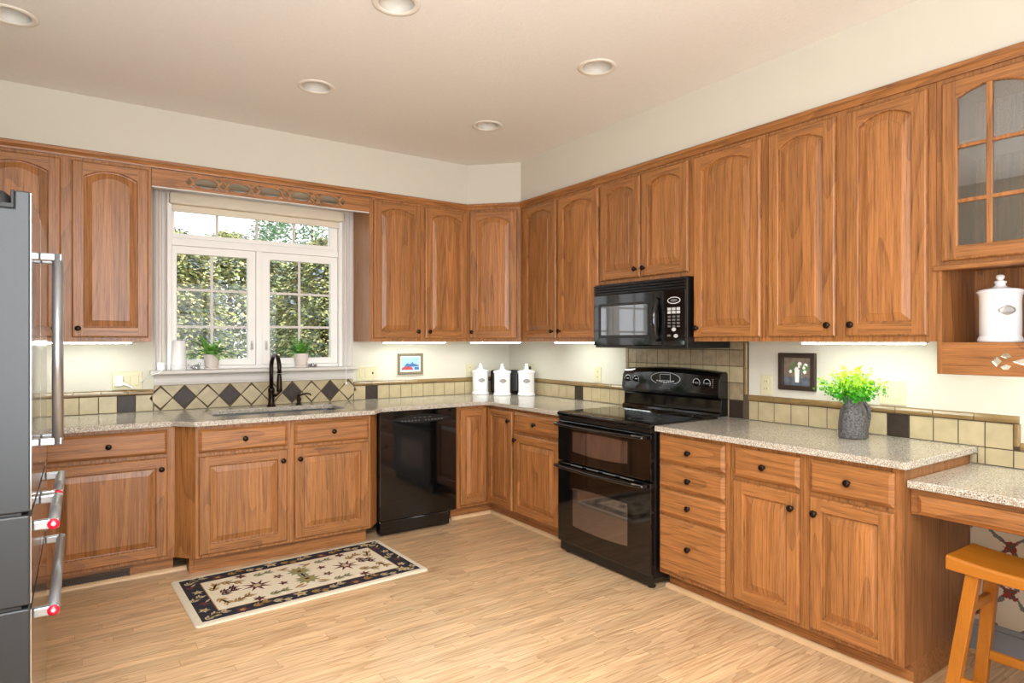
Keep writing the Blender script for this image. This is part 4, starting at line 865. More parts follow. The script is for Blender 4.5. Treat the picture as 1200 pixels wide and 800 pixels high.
bar_handle(m1, (0, -2.655 - cy, 0.880), (0, -2.29 - cy, 0.880)); bar_handle(m2, (0, -2.245 - cy, 0.880), (0, -1.87 - cy, 0.880)); bar_handle(b1, (0, -2.655 - cy, 0.641), (0, -1.87 - cy, 0.641))
for s_ in (-1, 1):
    yc = s_ * (hw - 0.026)
    mb = MB().box(-0.30, -0.0345, yc - 0.025, yc + 0.025, 1.7355, 1.7475).box(-0.042, -0.0345, yc - 0.025, yc + 0.025, 1.7475, 1.783)
    mb.lathe([(0.030, 0), (0.030, 0.010), (0.027, 0.022), (0.018, 0.031), (0.006, 0.035), (0, 0.0355)], (-0.072, yc, 1.7475), 24).build('hinge_cover', M['black_matte'], r, bevel=0.002)
for zz in (0.929, 0.682): MB().box(-TH + 0.004, -0.02, -hw + 0.006, hw - 0.006, zz - 0.0035, zz + 0.0035).build('gasket', M['black_matte'], r)

# ------------------------------------------------------------------ wooden stool
r = thing('stool', 'honey varnished wooden saddle stool under the desk', 'stool', (-0.56, -4.07, 0))
mb = MB(); K = 16; sx, sy = 0.125, 0.245
L_ = []
for k in range(K + 1):
    y = -sy + 2 * sy * k / K; u = y / sy; dip = 0.018 * (u * u - 1) + 0.0
    t = 0.612 + dip; b = 0.560 + dip * 0.35; rd = 0.012 if 0 < k < K else 0.016
    L_.append([(-sx, y, b), (sx, y, b), (sx, y, t - 0.008), (sx - 0.008, y, t), (0, y, t - 0.002), (-sx + 0.008, y, t), (-sx, y, t - 0.008)])
mb.rings(L_, cap=True); mb.build('seat', stool_h, r, bevel=0.004)
def legp(i, j, zz):
    t = zz / 0.562; return Vector((i * (0.150 + (0.088 - 0.150) * t), j * (0.235 + (0.168 - 0.235) * t), zz))
for i in (-1, 1):
    for j in (-1, 1): MB().bar(legp(i, j, 0.001), legp(i, j, 0.566), 0.034, 0.042, ref=(0, 1, 0)).build('leg', stool_w, r, bevel=0.003)
for j in (-1, 1): MB().bar(legp(-1, j, 0.43), legp(1, j, 0.43), 0.020, 0.034).build('stretcher', stool_h, r, bevel=0.003)
for i, zz in ((-1, 0.175), (1, 0.20)): MB().bar(legp(i, -1, zz), legp(i, 1, zz), 0.020, 0.034).build('rung', stool_h, r, bevel=0.003)

# ------------------------------------------------------------------ recessed ceiling lights
CL = ['recessed ceiling light cut by the left edge of the photo', 'recessed ceiling light cut by the top edge of the photo', 'recessed ceiling light in front of the sink window', 'recessed ceiling light nearest the corner cabinets', 'recessed ceiling light in front of the range wall']
can = thing('ceiling_light', CL[0], 'ceiling light', (LAMPS[0][0], LAMPS[0][1], CEIL), 0, 'recessed ceiling lights')
MB().lathe([(0.073, 0.0), (0.104, -0.001), (0.102, -0.005), (0.092, -0.008), (0.078, -0.005), (0.073, 0.0)], n=40).build('trim_ring', M['can_ring'], can)
MB().lathe([(0.0775, 0.0), (0.072, 0.02), (0.062, 0.075), (0.058, 0.115), (0.0, 0.116)], n=40).build('baffle', M['can'], can)
MB().lathe([(0.0, 0.030), (0.020, 0.032), (0.040, 0.042), (0.050, 0.058), (0.046, 0.08), (0.028, 0.1155)], n=32).build('bulb', M['bulb'], can)
for (x, y), lb in zip(LAMPS[1:], CL[1:]): dup(can, (x, y, CEIL), 0, lb)

# lit strips under the wall cabinets
def strip(label, loc, rz, ln_):
    t = thing('under_cabinet_light', label, 'under-cabinet light', loc, rz, 'under-cabinet lights')
    MB().box(-ln_ / 2 - 0.012, ln_ / 2 + 0.012, -0.020, 0.020, -0.006, -0.0005).build('housing', M['plastic'], t)
    MB().box(-ln_ / 2, ln_ / 2, -0.018, 0.018, -0.013, -0.0065).build('diffuser', M['led'], t)
strip('lit strip light under the wall cabinet left of the window', (-3.26, -0.20, UB), 0, 0.50)
strip('lit strip light under the wall cabinet right of the window', (-1.05, -0.20, UB), 0, 0.53)
strip('lit strip light under the diagonal corner cabinet', (-0.42, -0.42, UB), ang, 0.42)
strip('lit strip light under the wall cabinet left of the microwave', (-0.19, -1.18, UB), R90, 0.46)
strip('lit strip light above the framed flower picture and lime green plant', (-0.19, -3.275, UB), R90, 0.56)

strip('lit strip light under the open shelf with the canister', (-0.19, -4.03, 1.354), R90, 0.52)

# ------------------------------------------------------------------ faucet and soap pump
r = thing('faucet', 'dark bronze gooseneck pull-down kitchen faucet at the sink', 'faucet', (-2.140, -0.105, CT + 0.0005))
MB().lathe([(0, 0), (0.031, 0), (0.031, 0.006), (0.024, 0.012), (0.021, 0.03), (0.020, 0.10), (0.023, 0.11), (0.023, 0.125), (0.018, 0.135), (0.0, 0.136)], n=24).build('base', M['bronze'], r)
d_ = Vector((0.05, -0.9987)); pts = [(0, 0, 0.13), (0, 0, 0.24)]
for k in range(15):
    a = pi - pi * k / 14; rr_ = 0.092; u = rr_ + rr_ * cos(a); pts.append((d_.x * u, d_.y * u, 0.282 + 0.086 * sin(a)))
end = pts[-1]; pts += [(end[0], end[1], 0.245)]
MB().tube(pts, [0.0145] * len(pts), 14).build('neck', M['bronze'], r)
MB().lathe([(0, 0.242), (0.0135, 0.242), (0.015, 0.225), (0.0175, 0.19), (0.0195, 0.145), (0.0205, 0.12), (0.016, 0.115), (0, 0.115)], (end[0], end[1], 0), 20).build('spray_head', M['bronze'], r)
MB().tube([(0.016, -0.010, 0.075), (0.034, -0.016, 0.082), (0.052, -0.022, 0.10), (0.060, -0.028, 0.155)], [0.011, 0.011, 0.008, 0.006], 12).build('lever', M['bronze'], r)
r = thing('soap_dispenser', 'dark bronze soap pump on the sink deck beside the faucet', 'soap dispenser', (-1.945, -0.105, CT + 0.0005))
MB().lathe([(0, 0), (0.024, 0), (0.024, 0.005), (0.015, 0.010), (0.013, 0.028), (0.018, 0.034), (0.018, 0.05), (0.010, 0.056), (0.008, 0.07), (0.0, 0.072)], n=20).build('body', M['bronze'], r)
MB().tube([(-0.012, 0.004, 0.066), (0.01, -0.006, 0.072), (0.045, -0.024, 0.082), (0.070, -0.036, 0.079), (0.078, -0.040, 0.066)], [0.007, 0.007, 0.006, 0.006, 0.005], 10).build('spout', M['bronze'], r)

# ------------------------------------------------------------------ things on the window sill
SZ = 1.1905
def fronds(mb, n, length, width, seed, m=(0, 1), z0=0.0, up=(0.5, 1.3), leaflets=9):
    rnd = random.Random(seed)
    for i in range(n):
        az = 2 * pi * i / n + rnd.uniform(-0.3, 0.3); el = rnd.uniform(*up); ll = length * rnd.uniform(0.7, 1.1); p = Vector((0.010 * cos(az), 0.010 * sin(az), z0)); mi = m[rnd.random() < 0.4]
        d = Vector((cos(az) * cos(el), sin(az) * cos(el), sin(el))); side = Vector((-sin(az), cos(az), 0)); S_ = 9; prev = None; pts = []
        for k in range(S_ + 1):
            pts.append((p.copy(), d.copy())); d = (d + Vector((0, 0, -0.13))).normalized(); p = p + d * (ll / S_)
        mb.tube([q for q, _ in pts], [0.0012] * (S_ + 1), 4, mi)
        for k in range(1, S_ + 1):
            q, dd_ = pts[k]; wl = width * (1.0 - 0.72 * k / S_) * (0.5 + min(1, k / 2.5) * 0.5)
            for s_ in (-1, 1):
                tip = q + side * s_ * wl + dd_ * wl * 0.55 + Vector((0, 0, -0.15 * wl)); h_ = dd_ * (ll / S_ * 0.42)
                mid = (q + tip) / 2
                mb.add([q - h_ * 0.4, mid - h_ + Vector((0, 0, 0.001)), tip, mid + h_], [(0, 1, 2, 3)], mi)
    return mb
def sill_plant(label, x, seed, rz):
    r = thing('potted_fern', label, 'potted plant', (x, -0.004, SZ), rz, 'ferns on the window sill')
    MB().lathe([(0, 0.0), (0.043, 0.0), (0.046, 0.003), (0.047, 0.014), (0.042, 0.014), (0.0, 0.014)], n=28).build('saucer', M['pot'], r)
    MB().lathe([(0, 0.0145), (0.038, 0.0145), (0.042, 0.022), (0.054, 0.10), (0.054, 0.105), (0.050, 0.105), (0.048, 0.094), (0.0, 0.093)], n=28).build('pot', M['pot'], r)
    MB().lathe([(0.0, 0.099), (0.03, 0.098), (0.0475, 0.0945)], n=20).build('soil', M['soil'], r)
    fronds(MB(), 36, 0.158, 0.036, seed, z0=0.098, up=(0.4, 1.35)).build('foliage', [M['leaf'], M['leaf_d']], r, merge=False)
    return r
sill_plant('green fern in a blush pot on the sill at the left casement', -2.517, 3, 0.0)
sill_plant('green fern in a blush pot on the sill behind the soap pump', -1.90, 11, 0.8)
r = thing('router', 'white tapered cylinder router at the left end of the sill', 'router', (-2.722, -0.004, SZ))
MB().lathe([(0, 0.0), (0.048, 0.0), (0.051, 0.004), (0.051, 0.030), (0.0505, 0.032), (0.051, 0.034), (0.050, 0.045), (0.046, 0.10), (0.043, 0.17), (0.041, 0.196), (0.037, 0.200), (0.0, 0.201)], n=32).build('body', M['plastic'], r)
MB().lathe([(0.0513, 0.032), (0.0516, 0.033), (0.0513, 0.034)], n=32).build('seam_ring', M['lead'], r)
r = thing('glass_bird', 'small clear glass bird figurine between the router and the left fern', 'figurine', (-2.617, -0.030, SZ))
MB().lathe([(0, 0), (0.016, 0.001), (0.021, 0.012), (0.017, 0.026), (0.009, 0.034), (0, 0.036)], sx=1.3, n=16).build('body', M['trinket'], r)
MB().lathe([(0, -0.010), (0.008, -0.007), (0.011, 0), (0.008, 0.007), (0, 0.010)], (0.018, 0, 0.042), 12).build('head', M['trinket'], r)
MB().tube([(-0.022, 0, 0.016), (-0.04, 0, 0.026), (-0.052, 0, 0.040)], [0.008, 0.005, 0.002], 8).build('tail', M['trinket'], r)
r = thing('glass_dish', 'small clear glass dish right of the fern behind the soap pump', 'dish', (-1.818, -0.024, SZ))
MB().lathe([(0, 0), (0.022, 0), (0.026, 0.005), (0.034, 0.022), (0.031, 0.022), (0.022, 0.008), (0, 0.006)], n=24).build('bowl', M['trinket'], r)
MB().lathe([(0, 0.0065), (0.012, 0.009), (0.016, 0.018), (0.010, 0.028), (0, 0.030)], n=14).build('pebble', M['trinket'], r)
r = thing('power_adapter', 'white square power adapter at the left end of the sill, its cord trailing left', 'adapter', (-2.830, -0.030, SZ))
MB().box(-0.023, 0.023, -0.014, 0.014, 0.0, 0.055).build('body', M['plastic'], r, bevel=0.005)
MB().tube([(0.015, -0.014, 0.010), (0.010, -0.034, 0.004), (-0.02, -0.042, -0.014), (-0.06, -0.030, -0.03), (-0.095, 0.0, -0.06), (-0.11, 0.025, -0.075)], 0.003, 8).build('cord', M['plastic'], r)

# ------------------------------------------------------------------ outlets
def outlet(label, root, gangs, kinds, half=None):
    """plate with sockets or rockers, one gang 46 mm"""
    gw = 0.048; w_ = gw * gangs + 0.026; h_ = 0.118
    MB().box(-w_ / 2, w_ / 2, -0.006, -0.0002, -h_ / 2, h_ / 2).build('plate', M['ivory'], root, bevel=0.003)
    for i, k in enumerate(kinds):
        cx = (i - (gangs - 1) / 2) * gw
        if k == 's':
            for s_ in (-1, 1):
                o = MB().prism(rrect(cx - 0.016, cx + 0.016, s_ * 0.021 - 0.014, s_ * 0.021 + 0.014, 0.010), -0.0085, -0.0055, axis='y').build('receptacle', M['ivory'], root)
                for q_ in (-1, 1): MB().box(cx + q_ * 0.0065 - 0.0012, cx + q_ * 0.0065 + 0.0012, -0.0090, -0.0084, s_ * 0.021 - 0.002, s_ * 0.021 + 0.007).build('slot', M['slot'], o)
        elif k == 'r': MB().box(cx - 0.0165, cx + 0.0165, -0.0095, -0.0055, -0.033, 0.033).build('rocker', M['ivory'], root, bevel=0.002)
        elif k == 't':
            MB().box(cx - 0.005, cx + 0.005, -0.016, -0.0055, -0.006, 0.010).build('toggle', M['slot'], root, bevel=0.002)['label'] = 'dark toggle'
def out_b(label, x, z, g, k): r = thing('wall_outlet', label, 'outlet', (x, W - 0.0003, z), 0, 'wall outlets'); outlet(label, r, g, k)
def out_r(label, y, z, g, k): r = thing('wall_outlet', label, 'outlet', (W - 0.0003, y, z), R90, 'wall outlets'); outlet(label, r, g, k)
out_b('wide ivory outlet plate left of the window, with a white plug in it', -3.020, 1.128, 3, 'srr')
out_b('ivory switch plate just right of the window casing', -1.372, 1.128, 3, 'rrt')
out_b('ivory outlet plate behind the left white canister', -0.410, 1.128, 1, 's')
out_r('small ivory outlet on the wall left of the range', -1.200, 1.130, 1, 's')
out_r('ivory outlet on the wall left of the framed flower picture', -2.643, 1.130, 1, 's')
out_r('double ivory plate with outlet and rocker behind the lime green plant', -3.330, 1.132, 2, 'sr')
out_r('ivory outlet in the corner behind the right white canister', -0.325, 1.130, 1, 's')
r = thing('charger_plug', 'white block charger plugged in left of the window', 'charger', (-3.068, W - 0.0095, 1.128))
MB().box(-0.024, 0.024, -0.030, 0, -0.035, 0.035).build('body', M['plastic'], r, bevel=0.006)
MB().tube([(0.020, -0.032, -0.010), (0.035, -0.042, -0.022), (0.066, -0.048, -0.040), (0.082, -0.046, -0.050)], [0.006, 0.007, 0.007, 0.006], 10).build('cable_end', M['plastic'], r)
r = thing('power_plug', 'black plug in the corner outlet behind the right white canister', 'plug', (W - 0.0093, -0.325, 1.152), R90)
MB().lathe([(0, 0), (0.014, 0), (0.016, 0.01), (0.014, 0.028), (0.006, 0.036), (0, 0.037)], axis='-y', n=16).build('body', M['black_matte'], r)
MB().tube([(0, -0.036, 0), (0.0, -0.05, -0.01), (-0.01, -0.05, -0.05), (-0.04, -0.04, -0.10)], 0.0035, 8).build('cord', M['black_matte'], r)

# ------------------------------------------------------------------ canisters and toaster
def canister(label, loc, rz):
    r = thing('canister', label, 'canister', loc, rz, 'white lidded ceramic canisters')
    b = MB().lathe([(0, 0.0), (0.074, 0.0), (0.077, 0.004), (0.076, 0.012), (0.072, 0.022), (0.0695, 0.026), (0.0705, 0.030), (0.0705, 0.17), (0.072, 0.188), (0.077, 0.199), (0.080, 0.203), (0.079, 0.207), (0.072, 0.207), (0, 0.206)], n=40).build('jar', M['ceramic'], r)
    MB().lathe([(0, 0.2075), (0.075, 0.2075), (0.076, 0.211), (0.060, 0.216), (0.030, 0.222), (0.020, 0.228), (0.017, 0.236), (0.022, 0.243), (0.021, 0.248), (0.011, 0.250), (0.010, 0.254), (0.014, 0.259), (0.0155, 0.266), (0.012, 0.273), (0, 0.276)], n=32).build('lid', M['ceramic'], r)
    R_ = 0.0712; K = 24
    def on(th, zz, rr_): return (rr_ * sin(th), -rr_ * cos(th), zz)
    out = []
    for k in range(K):
        t = 2 * pi * k / K; ex = 0.030 * cos(t); ez = 0.0165 * sin(t) * (1 + 0.22 * abs(sin(t)) * 1.0) * (0.82 + 0.18 * abs(cos(2 * t)))
        out.append((ex / R_, 0.128 + ez))
    mb = MB(); l1 = [on(a, zz, R_ - 0.001) for a, zz in out]; l2 = [on(a, zz, R_ + 0.002) for a, zz in out]; l3 = [on(a * 0.8, 0.128 + (zz - 0.128) * 0.76, R_ + 0.003) for a, zz in out]
    mb.rings([l1, l2, l3]); mb.add(l3, [tuple(range(K))])
    mb.build('badge', M['badge'], b)['label'] = 'embossed pewter oval badge'
    return r
c0 = canister('white lidded canister, leftmost of the three in the counter corner', (-0.356, -0.078, CT + 0.0005), -0.38)
dup(c0, (-0.252, -0.272, CT + 0.0005), -0.50, 'white lidded canister in front of the black toaster, middle of three')
dup(c0, (-0.088, -0.404, CT + 0.0005), -0.60, 'white lidded canister against the right wall, rightmost of three')
dup(c0, (-0.195, -3.836, 1.3816), -0.95, 'white lidded canister on the open shelf under the glass doors')
r = thing('toaster', 'black toaster tucked in the corner behind the canisters', 'toaster', (-0.128, -0.138, CT + 0.0005), -pi / 4)
MB().box(-0.128, 0.128, -0.058, 0.058, 0.012, 0.212).build('body', M['black_satin'], r, bevel=0.018, seg=4)
for x in (-0.09, 0.09):
    for y in (-0.04, 0.04): MB().lathe([(0, 0), (0.012, 0), (0.012, 0.013), (0, 0.013)], (x, y, 0), 12).build('foot', M['black_matte'], r)
for y in (-0.018, 0.018): MB().box(-0.09, 0.09, y - 0.008, y + 0.008, 0.2117, 0.2128).build('bread_slot', M['slot'], r)
MB().box(0.128, 0.146, -0.014, 0.014, 0.13, 0.15).build('lever', M['black_matte'], r, bevel=0.004)
# plate standing beside the shelf canister
r = thing('plate', 'pale plate standing on edge at the right in the open shelf', 'plate', (-0.10, -4.055, 1.3818), R90)
MB().lathe([(0, 0.0), (0.07, 0.0), (0.10, -0.010), (0.118, -0.012), (0.118, -0.008), (0.10, -0.004), (0.07, 0.006), (0, 0.006)], (0, 0, 0.120), 40, axis='y').build('dish', M['badge'], r)
MB().box(-0.05, 0.05, -0.04, 0.05, 0.0, 0.006).box(-0.05, -0.04, 0.02, 0.03, 0.006, 0.10).box(0.04, 0.05, 0.02, 0.03, 0.006, 0.10).build('easel', M['slot'], r)

# ------------------------------------------------------------------ pictures
r = thing('framed_picture', 'small blue and red framed picture on the wall above the dishwasher', 'picture', (-0.990, W - 0.0004, 1.198))
fw, fh = 0.115, 0.088
mb = MB(); o_, i_ = [(-fw, -fh), (fw, -fh), (fw, fh), (-fw, fh)], [(-fw + 0.022, -fh + 0.022), (fw - 0.022, -fh + 0.022), (fw - 0.022, fh - 0.022), (-fw + 0.022, fh - 0.022)]
mb.prism(o_, -0.018, 0, axis='y', holes=[i_]).build('frame', M['frame_g'], r, bevel=0.003)
a, b = fw - 0.0222, fh - 0.0222
mb = MB().box(-a, a, -0.006, -0.001, -b, b, 0)
mb.box(-a + 0.010, a - 0.010, -0.0066, -0.006, -b + 0.010, b - 0.010, 1)
mb.prism([(-0.055, -0.02), (-0.03, 0.004), (0.0, -0.002), (0.02, 0.018), (0.03, 0.002), (0.06, -0.008), (0.078, -0.012), (0.078, -0.022), (-0.055, -0.028)], -0.0071, -0.0065, 2, axis='y')
mb.prism([(-0.078, -0.050), (0.03, -0.050), (0.015, -0.030), (-0.02, -0.020), (-0.06, -0.026), (-0.078, -0.036)], -0.0074, -0.0065, 3, axis='y')
mb.prism([(0.035, -0.050), (0.079, -0.050), (0.079, -0.030), (0.04, -0.028)], -0.0072, -0.0065, 2, axis='y')
mb.build('print', [M['art4'], M['art1'], M['art2'], M['art3']], r, merge=False)
r = thing('framed_picture', 'dark framed picture of white flowers in a pale pitcher on the range wall', 'picture', (W - 0.0004, -2.836, 1.217), R90)
fw, fh = 0.110, 0.104
o_, i_ = [(-fw, -fh), (fw, -fh), (fw, fh), (-fw, fh)], [(-fw + 0.030, -fh + 0.026), (fw - 0.030, -fh + 0.026), (fw - 0.030, fh - 0.026), (-fw + 0.030, fh - 0.026)]
MB().prism(o_, -0.020, 0, axis='y', holes=[i_]).build('frame', M['frame_d'], r, bevel=0.004)
a, b = fw - 0.0302, fh - 0.0262
mb = MB().box(-a, a, -0.006, -0.001, -b, b, 0); mb.box(-a, a, -0.0063, -0.0055, -b, -0.030, 1)
mb.prism([(-0.012, -0.060), (0.024, -0.060), (0.027, 0.012), (-0.016, 0.012)], -0.0068, -0.006, 2, axis='y'); mb.prism([(0.010, -0.060), (0.024, -0.060), (0.027, 0.012), (0.014, 0.012)], -0.0072, -0.0065, 1, axis='y')
rnd = random.Random(4)
for k in range(16):
    cx, cz = rnd.uniform(-0.058, 0.058), rnd.uniform(0.010, 0.062); cz -= abs(cx) * 0.35; q_ = rnd.uniform(0.007, 0.014)
    mb.prism([(cx + q_ * (1 + 0.3 * (i % 2)) * cos(2 * pi * i / 10) * 0.8, cz + q_ * (1 + 0.3 * (i % 2)) * sin(2 * pi * i / 10) * 0.8) for i in range(10)], -0.0076 - 0.0001 * k, -0.007, 2 if k % 3 else 3, axis='y')
mb.build('print', [M['art6'], M['art5'], M['art4'], M['leaf_d']], r, merge=False)

# ------------------------------------------------------------------ plant in the stoneware vase
r = thing('potted_plant', 'lime green bushy plant in a grey veined pitcher vase on the counter', 'potted plant', (-0.185, -3.243, CT + 0.0005), -0.3)
mb = MB(); prof = [(0, 0.0), (0.066, 0.0), (0.070, 0.006), (0.071, 0.03), (0.068, 0.09), (0.062, 0.13), (0.050, 0.155), (0.045, 0.168), (0.050, 0.185), (0.060, 0.203), (0.056, 0.203), (0.046, 0.185), (0.040, 0.168), (0.0, 0.15)]
mb.lathe(prof, n=32, sx=1.0, sy=0.86); v_ = mb.build('vase', M['vase'], r)
MB().tube([(0.048, 0, 0.165), (0.066, -0.006, 0.165), (0.080, -0.01, 0.145), (0.083, -0.01, 0.10), (0.078, -0.006, 0.05), (0.067, 0, 0.02)], [0.009, 0.009, 0.010, 0.011, 0.010, 0.008], 10, flat=1.3).build('vase_handle', M['vase'], r)
mb = MB(); rnd = random.Random(21)
for k in range(80):
    az = rnd.uniform(0, 2 * pi); el = rnd.uniform(0.42, 1.5); ll = rnd.uniform(0.10, 0.165); d = Vector((cos(az) * cos(el) * 1.0, sin(az) * cos(el), sin(el)))
    base = Vector((0.02 * cos(az), 0.02 * sin(az), 0.165)); tip = base + d * ll
    mb.tube([base, base + d * ll * 0.5 + Vector((0, 0, 0.004)), tip], [0.0016, 0.0013, 0.0008], 4, 2)
    for q_ in range(20):
        t = 0.28 + 0.72 * q_ / 16; c = base + (tip - base) * t + Vector((rnd.uniform(-1, 1), rnd.uniform(-1, 1), rnd.uniform(-1, 1))) * 0.013
        n_ = Vector((rnd.uniform(-1, 1), rnd.uniform(-1, 1), rnd.uniform(-0.2, 1))).normalized(); a = n_.orthogonal().normalized(); b = n_.cross(a); s_ = rnd.uniform(0.0055, 0.0095)
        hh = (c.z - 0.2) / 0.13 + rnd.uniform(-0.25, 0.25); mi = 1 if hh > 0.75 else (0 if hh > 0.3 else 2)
        mb.add([c + a * s_, c + b * s_ * 0.8 + n_ * 0.001, c - a * s_, c - b * s_ * 0.8], [(0, 1, 2, 3)], mi)
mb.build('foliage', [M['lime'], M['lime_y'], M['green_a']], r, merge=False)

# ------------------------------------------------------------------ rug and floor register
r = thing('rug', 'navy and ivory floral rug on the floor before the sink', 'rug', (-2.193, -1.072, 0.0005), 0.048)
hx, hy = 0.640, 0.358
rrp = lambda d: rrect(-hx + d, hx - d, -hy + d, hy - d, max(0.004, 0.02 - d))
mb = MB(); P0 = rrp(0.0); n_ = len(P0)
mb.rings([[(x, y, 0.0) for x, y in rrp(0.0)], [(x, y, 0.006) for x, y in rrp(0.0)], [(x, y, 0.010) for x, y in rrp(0.008)], [(x, y, 0.0105) for x, y in rrp(0.036)]], 0)
mb.add([(x, y, 0.0) for x, y in P0], [tuple(range(n_))], 0)
mb.rings([[(x, y, 0.0105) for x, y in rrp(0.036)], [(x, y, 0.0106) for x, y in rrp(0.128)]], 1)
mb.rings([[(x, y, 0.0106) for x, y in rrp(0.128)], [(x, y, 0.0106) for x, y in rrp(0.133)]], 3)
mb.add([(x, y, 0.0106) for x, y in rrp(0.133)], [tuple(range(n_))], 2)
def flat(poly, m, lift=0.0): mb.add([(x, y, 0.0112 + lift) for x, y in poly], [tuple(range(len(poly)))], m)
def star(cx, cy, n, r1, r2, rot, m, lift=0.0):
    ps = [(cx + (r1 if i % 2 == 0 else r2) * cos(rot + pi * i / n), cy + (r1 if i % 2 == 0 else r2) * sin(rot + pi * i / n)) for i in range(2 * n)]
    mb.add([(cx, cy, 0.0112 + lift)] + [(x, y, 0.0112 + lift) for x, y in ps], [(0, i + 1, (i + 1) % (2 * n) + 1) for i in range(2 * n)], m)
def leafm(cx, cy, L, wd, rot, m, lift=0.0):
    a = almond(0, 0, L / 2, wd / 2, 10); flat([(cx + x * cos(rot) - y * sin(rot), cy + x * sin(rot) + y * cos(rot)) for x, y in a], m, lift)
rnd = random.Random(9)
def spray(cx, cy, rot, m, sc=1.0):
    sc *= 1.3
    leafm(cx, cy, 0.012 * sc, 0.08 * sc, rot + pi / 2, m)
    for k in (-2, -1, 1, 2):
        leafm(cx + cos(rot) * 0.018 * k * sc - sin(rot) * 0.012 * sc, cy + sin(rot) * 0.018 * k * sc + cos(rot) * 0.012 * sc, 0.038 * sc, 0.011 * sc, rot + 0.7, m)
        leafm(cx + cos(rot) * 0.018 * k * sc + sin(rot) * 0.012 * sc, cy + sin(rot) * 0.018 * k * sc - cos(rot) * 0.012 * sc, 0.038 * sc, 0.011 * sc, rot - 0.7, m)
    leafm(cx, cy, 0.10 * sc, 0.009 * sc, rot, m)
WN, GD, SG, TN, NV = 4, 3, 5, 6, 1
for s_ in (-1, 1):
    star(s_ * 0.26, 0.0, 8, 0.085, 0.030, 0.2, WN); star(s_ * 0.26, 0.0, 6, 0.030, 0.016, 0.0, TN, 0.0004)
    star(s_ * 0.13, 0.055 * s_, 5, 0.034, 0.015, 0.4, WN); star(s_ * 0.125, -0.065 * s_, 5, 0.036, 0.016, 0.9, WN); star(s_ * 0.125, -0.065 * s_, 5, 0.012, 0.008, 0, GD, 0.0004)
    for t_ in (-1, 1):
        spray(s_ * 0.36, t_ * 0.13, 0.5 * t_ * s_, GD, 0.95); spray(s_ * 0.455, t_ * 0.12, 1.2 * t_, GD, 0.9); spray(s_ * 0.18, t_ * 0.165, 0.15, SG, 0.9); spray(s_ * 0.40, t_ * 0.02 + 0.02, -0.5 * s_, WN, 0.85)
        leafm(s_ * 0.07, t_ * 0.15, 0.085, 0.022, 0.6 * s_ * t_, GD); leafm(s_ * 0.055, t_ * 0.17, 0.06, 0.012, -0.3 * s_, WN); star(s_ * 0.30, t_ * 0.195, 6, 0.04, 0.018, 0.3, WN)
for t_ in (-1, 1): star(0, t_ * 0.075, 10, 0.075, 0.046, 0.0, SG); star(0, t_ * 0.075, 8, 0.034, 0.018, 0.2, GD, 0.0004); star(0, t_ * 0.070, 6, 0.020, 0.009, 0.0, NV, 0.0008)
star(0, 0, 4, 0.045, 0.012, 0, NV)
for k in range(11):
    x = -0.51 + 1.02 * k / 10
    for t_ in (-1, 1):
        y = t_ * (hy - 0.082) + 0.012 * ((-1) ** k)
        if k % 3 == 1: star(x, y, 5, 0.044, 0.020, k, WN if k % 2 else TN); star(x, y, 5, 0.018, 0.010, 0, GD, 0.0004)
        else: spray(x, y, 0.35 * (-1) ** k, (TN, SG, GD)[k % 3], 0.75)
for k in range(7):
    y = -0.27 + 0.54 * k / 6
    for s_ in (-1, 1):
        x = s_ * (hx - 0.082) + 0.010 * ((-1) ** k)
        if k % 3 == 0: spray(x, y, 0.8, TN, 0.75)
        elif k % 3 == 1: star(x, y, 5, 0.032, 0.014, k, TN); star(x, y, 5, 0.014, 0.007, 0, GD, 0.0004)
        else: star(x, y, 5, 0.036, 0.015, k, WN); leafm(x + 0.02, y + 0.03, 0.05, 0.012, 0.9, TN)
mb.build('pile', [M['rug_edge'], M['rug_navy'], M['rug_field'], M['rug_gold'], M['rug_wine'], M['rug_sage'], M['rug_tan']], r, merge=False)

r = back_root('floor_register', 'brown metal vent grille in the toe kick of the left base cabinet', 'vent', -3.20, 0.036)
MB().prism([(-0.165, -0.028), (0.165, -0.028), (0.165, 0.028), (-0.165, 0.028)], FB + 0.071, FB + 0.0795, axis='y', holes=[[(-0.15, -0.018), (0.15, -0.018), (0.15, 0.018), (-0.15, 0.018)]]).build('frame', M['vent'], r, bevel=0.002)
MB().box(-0.150, 0.150, FB + 0.0775, FB + 0.0795, -0.018, 0.018).build('backing', M['slot'], r)
for k in range(23): MB().box(-0.146 + k * 0.013, -0.140 + k * 0.013, FB + 0.0725, FB + 0.077, -0.0178, 0.0178).build('slat', M['vent'], r)

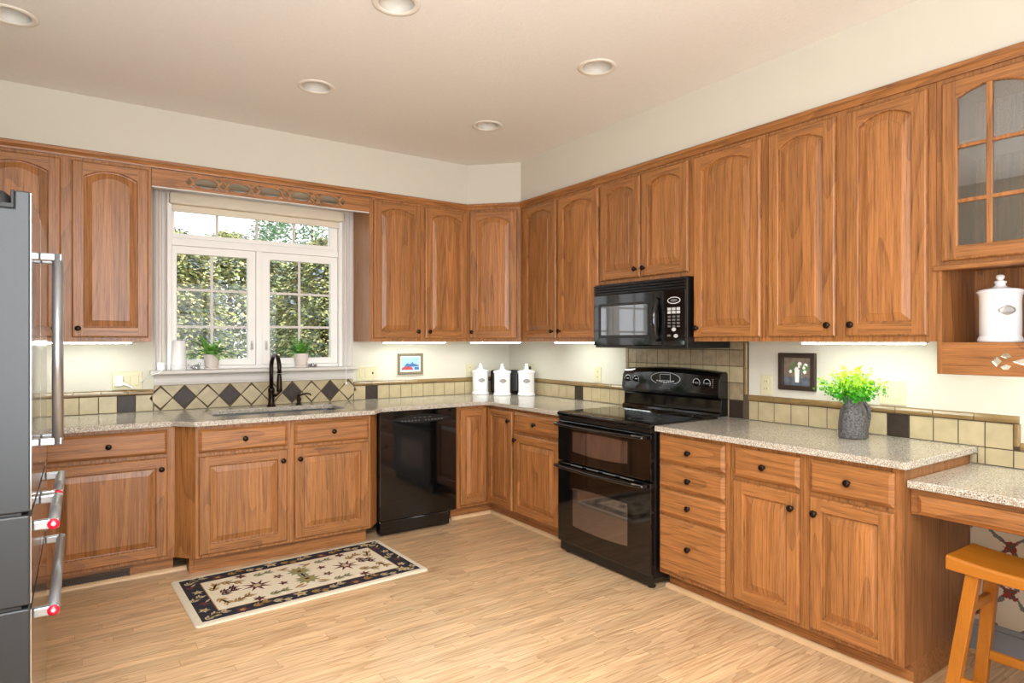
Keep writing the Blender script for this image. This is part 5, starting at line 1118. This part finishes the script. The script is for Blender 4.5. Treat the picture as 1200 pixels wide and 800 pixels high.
# ------------------------------------------------------------------ outside the window
struct(MB().box(-14, 14, 0.2, 30, -0.7, -0.5).build('ground', M['lawn']), 'lawn outside the window')
def tree_mats(tag_, cols): return [mat('leaf ' + tag_ + str(i), c, 0.6, vary=0.25, vscale=8) for i, c in enumerate(cols)]
TMX = tree_mats('evergreen', [(218, 210, 146), (166, 172, 108), (96, 110, 80), (112, 126, 134)])
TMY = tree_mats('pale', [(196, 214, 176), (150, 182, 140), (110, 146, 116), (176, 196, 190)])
def tree(name, label, loc, rad, h0, h1, clusters, leaf, mats, seed, droop=0.5, per=12):
    r = thing(name, label, 'tree', loc, 0, 'trees outside the window'); rnd = random.Random(seed)
    MB().tube([(0, 0, 0), (0.03, 0, h1 * 0.4), (0, 0.02, h1 * 0.85)], [0.08, 0.06, 0.02], 10).build('trunk', M['bark'], r)
    mb = MB()
    for c in range(clusters):
        az = rnd.uniform(0, 2 * pi); t = rnd.random() ** 0.8; zz = h0 + (h1 - h0) * t
        rr_ = rad * sqrt(max(0.02, 1 - t ** 2.2)) * rnd.uniform(0.45, 1.0) ** 0.6
        p = Vector((rr_ * cos(az), rr_ * sin(az), zz)); outw = Vector((cos(az), sin(az), -droop + rnd.uniform(-0.3, 0.5))).normalized(); mi = rnd.choices((0, 1, 2, 3), (3, 4, 3, 1))[0]
        side = outw.cross(Vector((0, 0, 1))).normalized(); L = leaf * rnd.uniform(3.5, 6.5)
        for k in range(per):
            q_ = p + outw * L * (k / per - 0.4) + side * rnd.uniform(-1, 1) * leaf * 1.7 + Vector((0, 0, rnd.uniform(-1, 1) * leaf * 0.7 - 0.02 * k * leaf))
            d = (outw + side * rnd.uniform(-0.9, 0.9) + Vector((0, 0, rnd.uniform(-0.5, 0.3)))).normalized(); a = d.cross(Vector((rnd.uniform(-0.5, 0.5), rnd.uniform(-0.5, 0.5), 1))).normalized()
            ll = leaf * rnd.uniform(0.8, 1.3); wd_ = ll * 0.34
            mb.add([q_, q_ + d * ll * 0.5 + a * wd_, q_ + d * ll, q_ + d * ll * 0.5 - a * wd_], [(0, 1, 2, 3)], mi)
    mb.build('foliage', mats, r, merge=False)
tree('evergreen_tree', 'yellow-green drooping evergreen seen through the left casement', (-2.40, 3.9, -0.5), 0.80, 0.1, 3.25, 2300, 0.055, TMX, 1, per=14)
tree('evergreen_tree', 'yellow-green drooping evergreen seen through the right casement', (-0.45, 4.0, -0.5), 0.80, 0.1, 3.30, 2300, 0.055, TMX, 2, per=14)
tree('evergreen_tree', 'grey-green evergreen filling the gap behind the two nearer evergreens', (-1.1, 7.2, -0.5), 1.75, 0.1, 3.75, 2600, 0.08, TMX, 3, per=14)
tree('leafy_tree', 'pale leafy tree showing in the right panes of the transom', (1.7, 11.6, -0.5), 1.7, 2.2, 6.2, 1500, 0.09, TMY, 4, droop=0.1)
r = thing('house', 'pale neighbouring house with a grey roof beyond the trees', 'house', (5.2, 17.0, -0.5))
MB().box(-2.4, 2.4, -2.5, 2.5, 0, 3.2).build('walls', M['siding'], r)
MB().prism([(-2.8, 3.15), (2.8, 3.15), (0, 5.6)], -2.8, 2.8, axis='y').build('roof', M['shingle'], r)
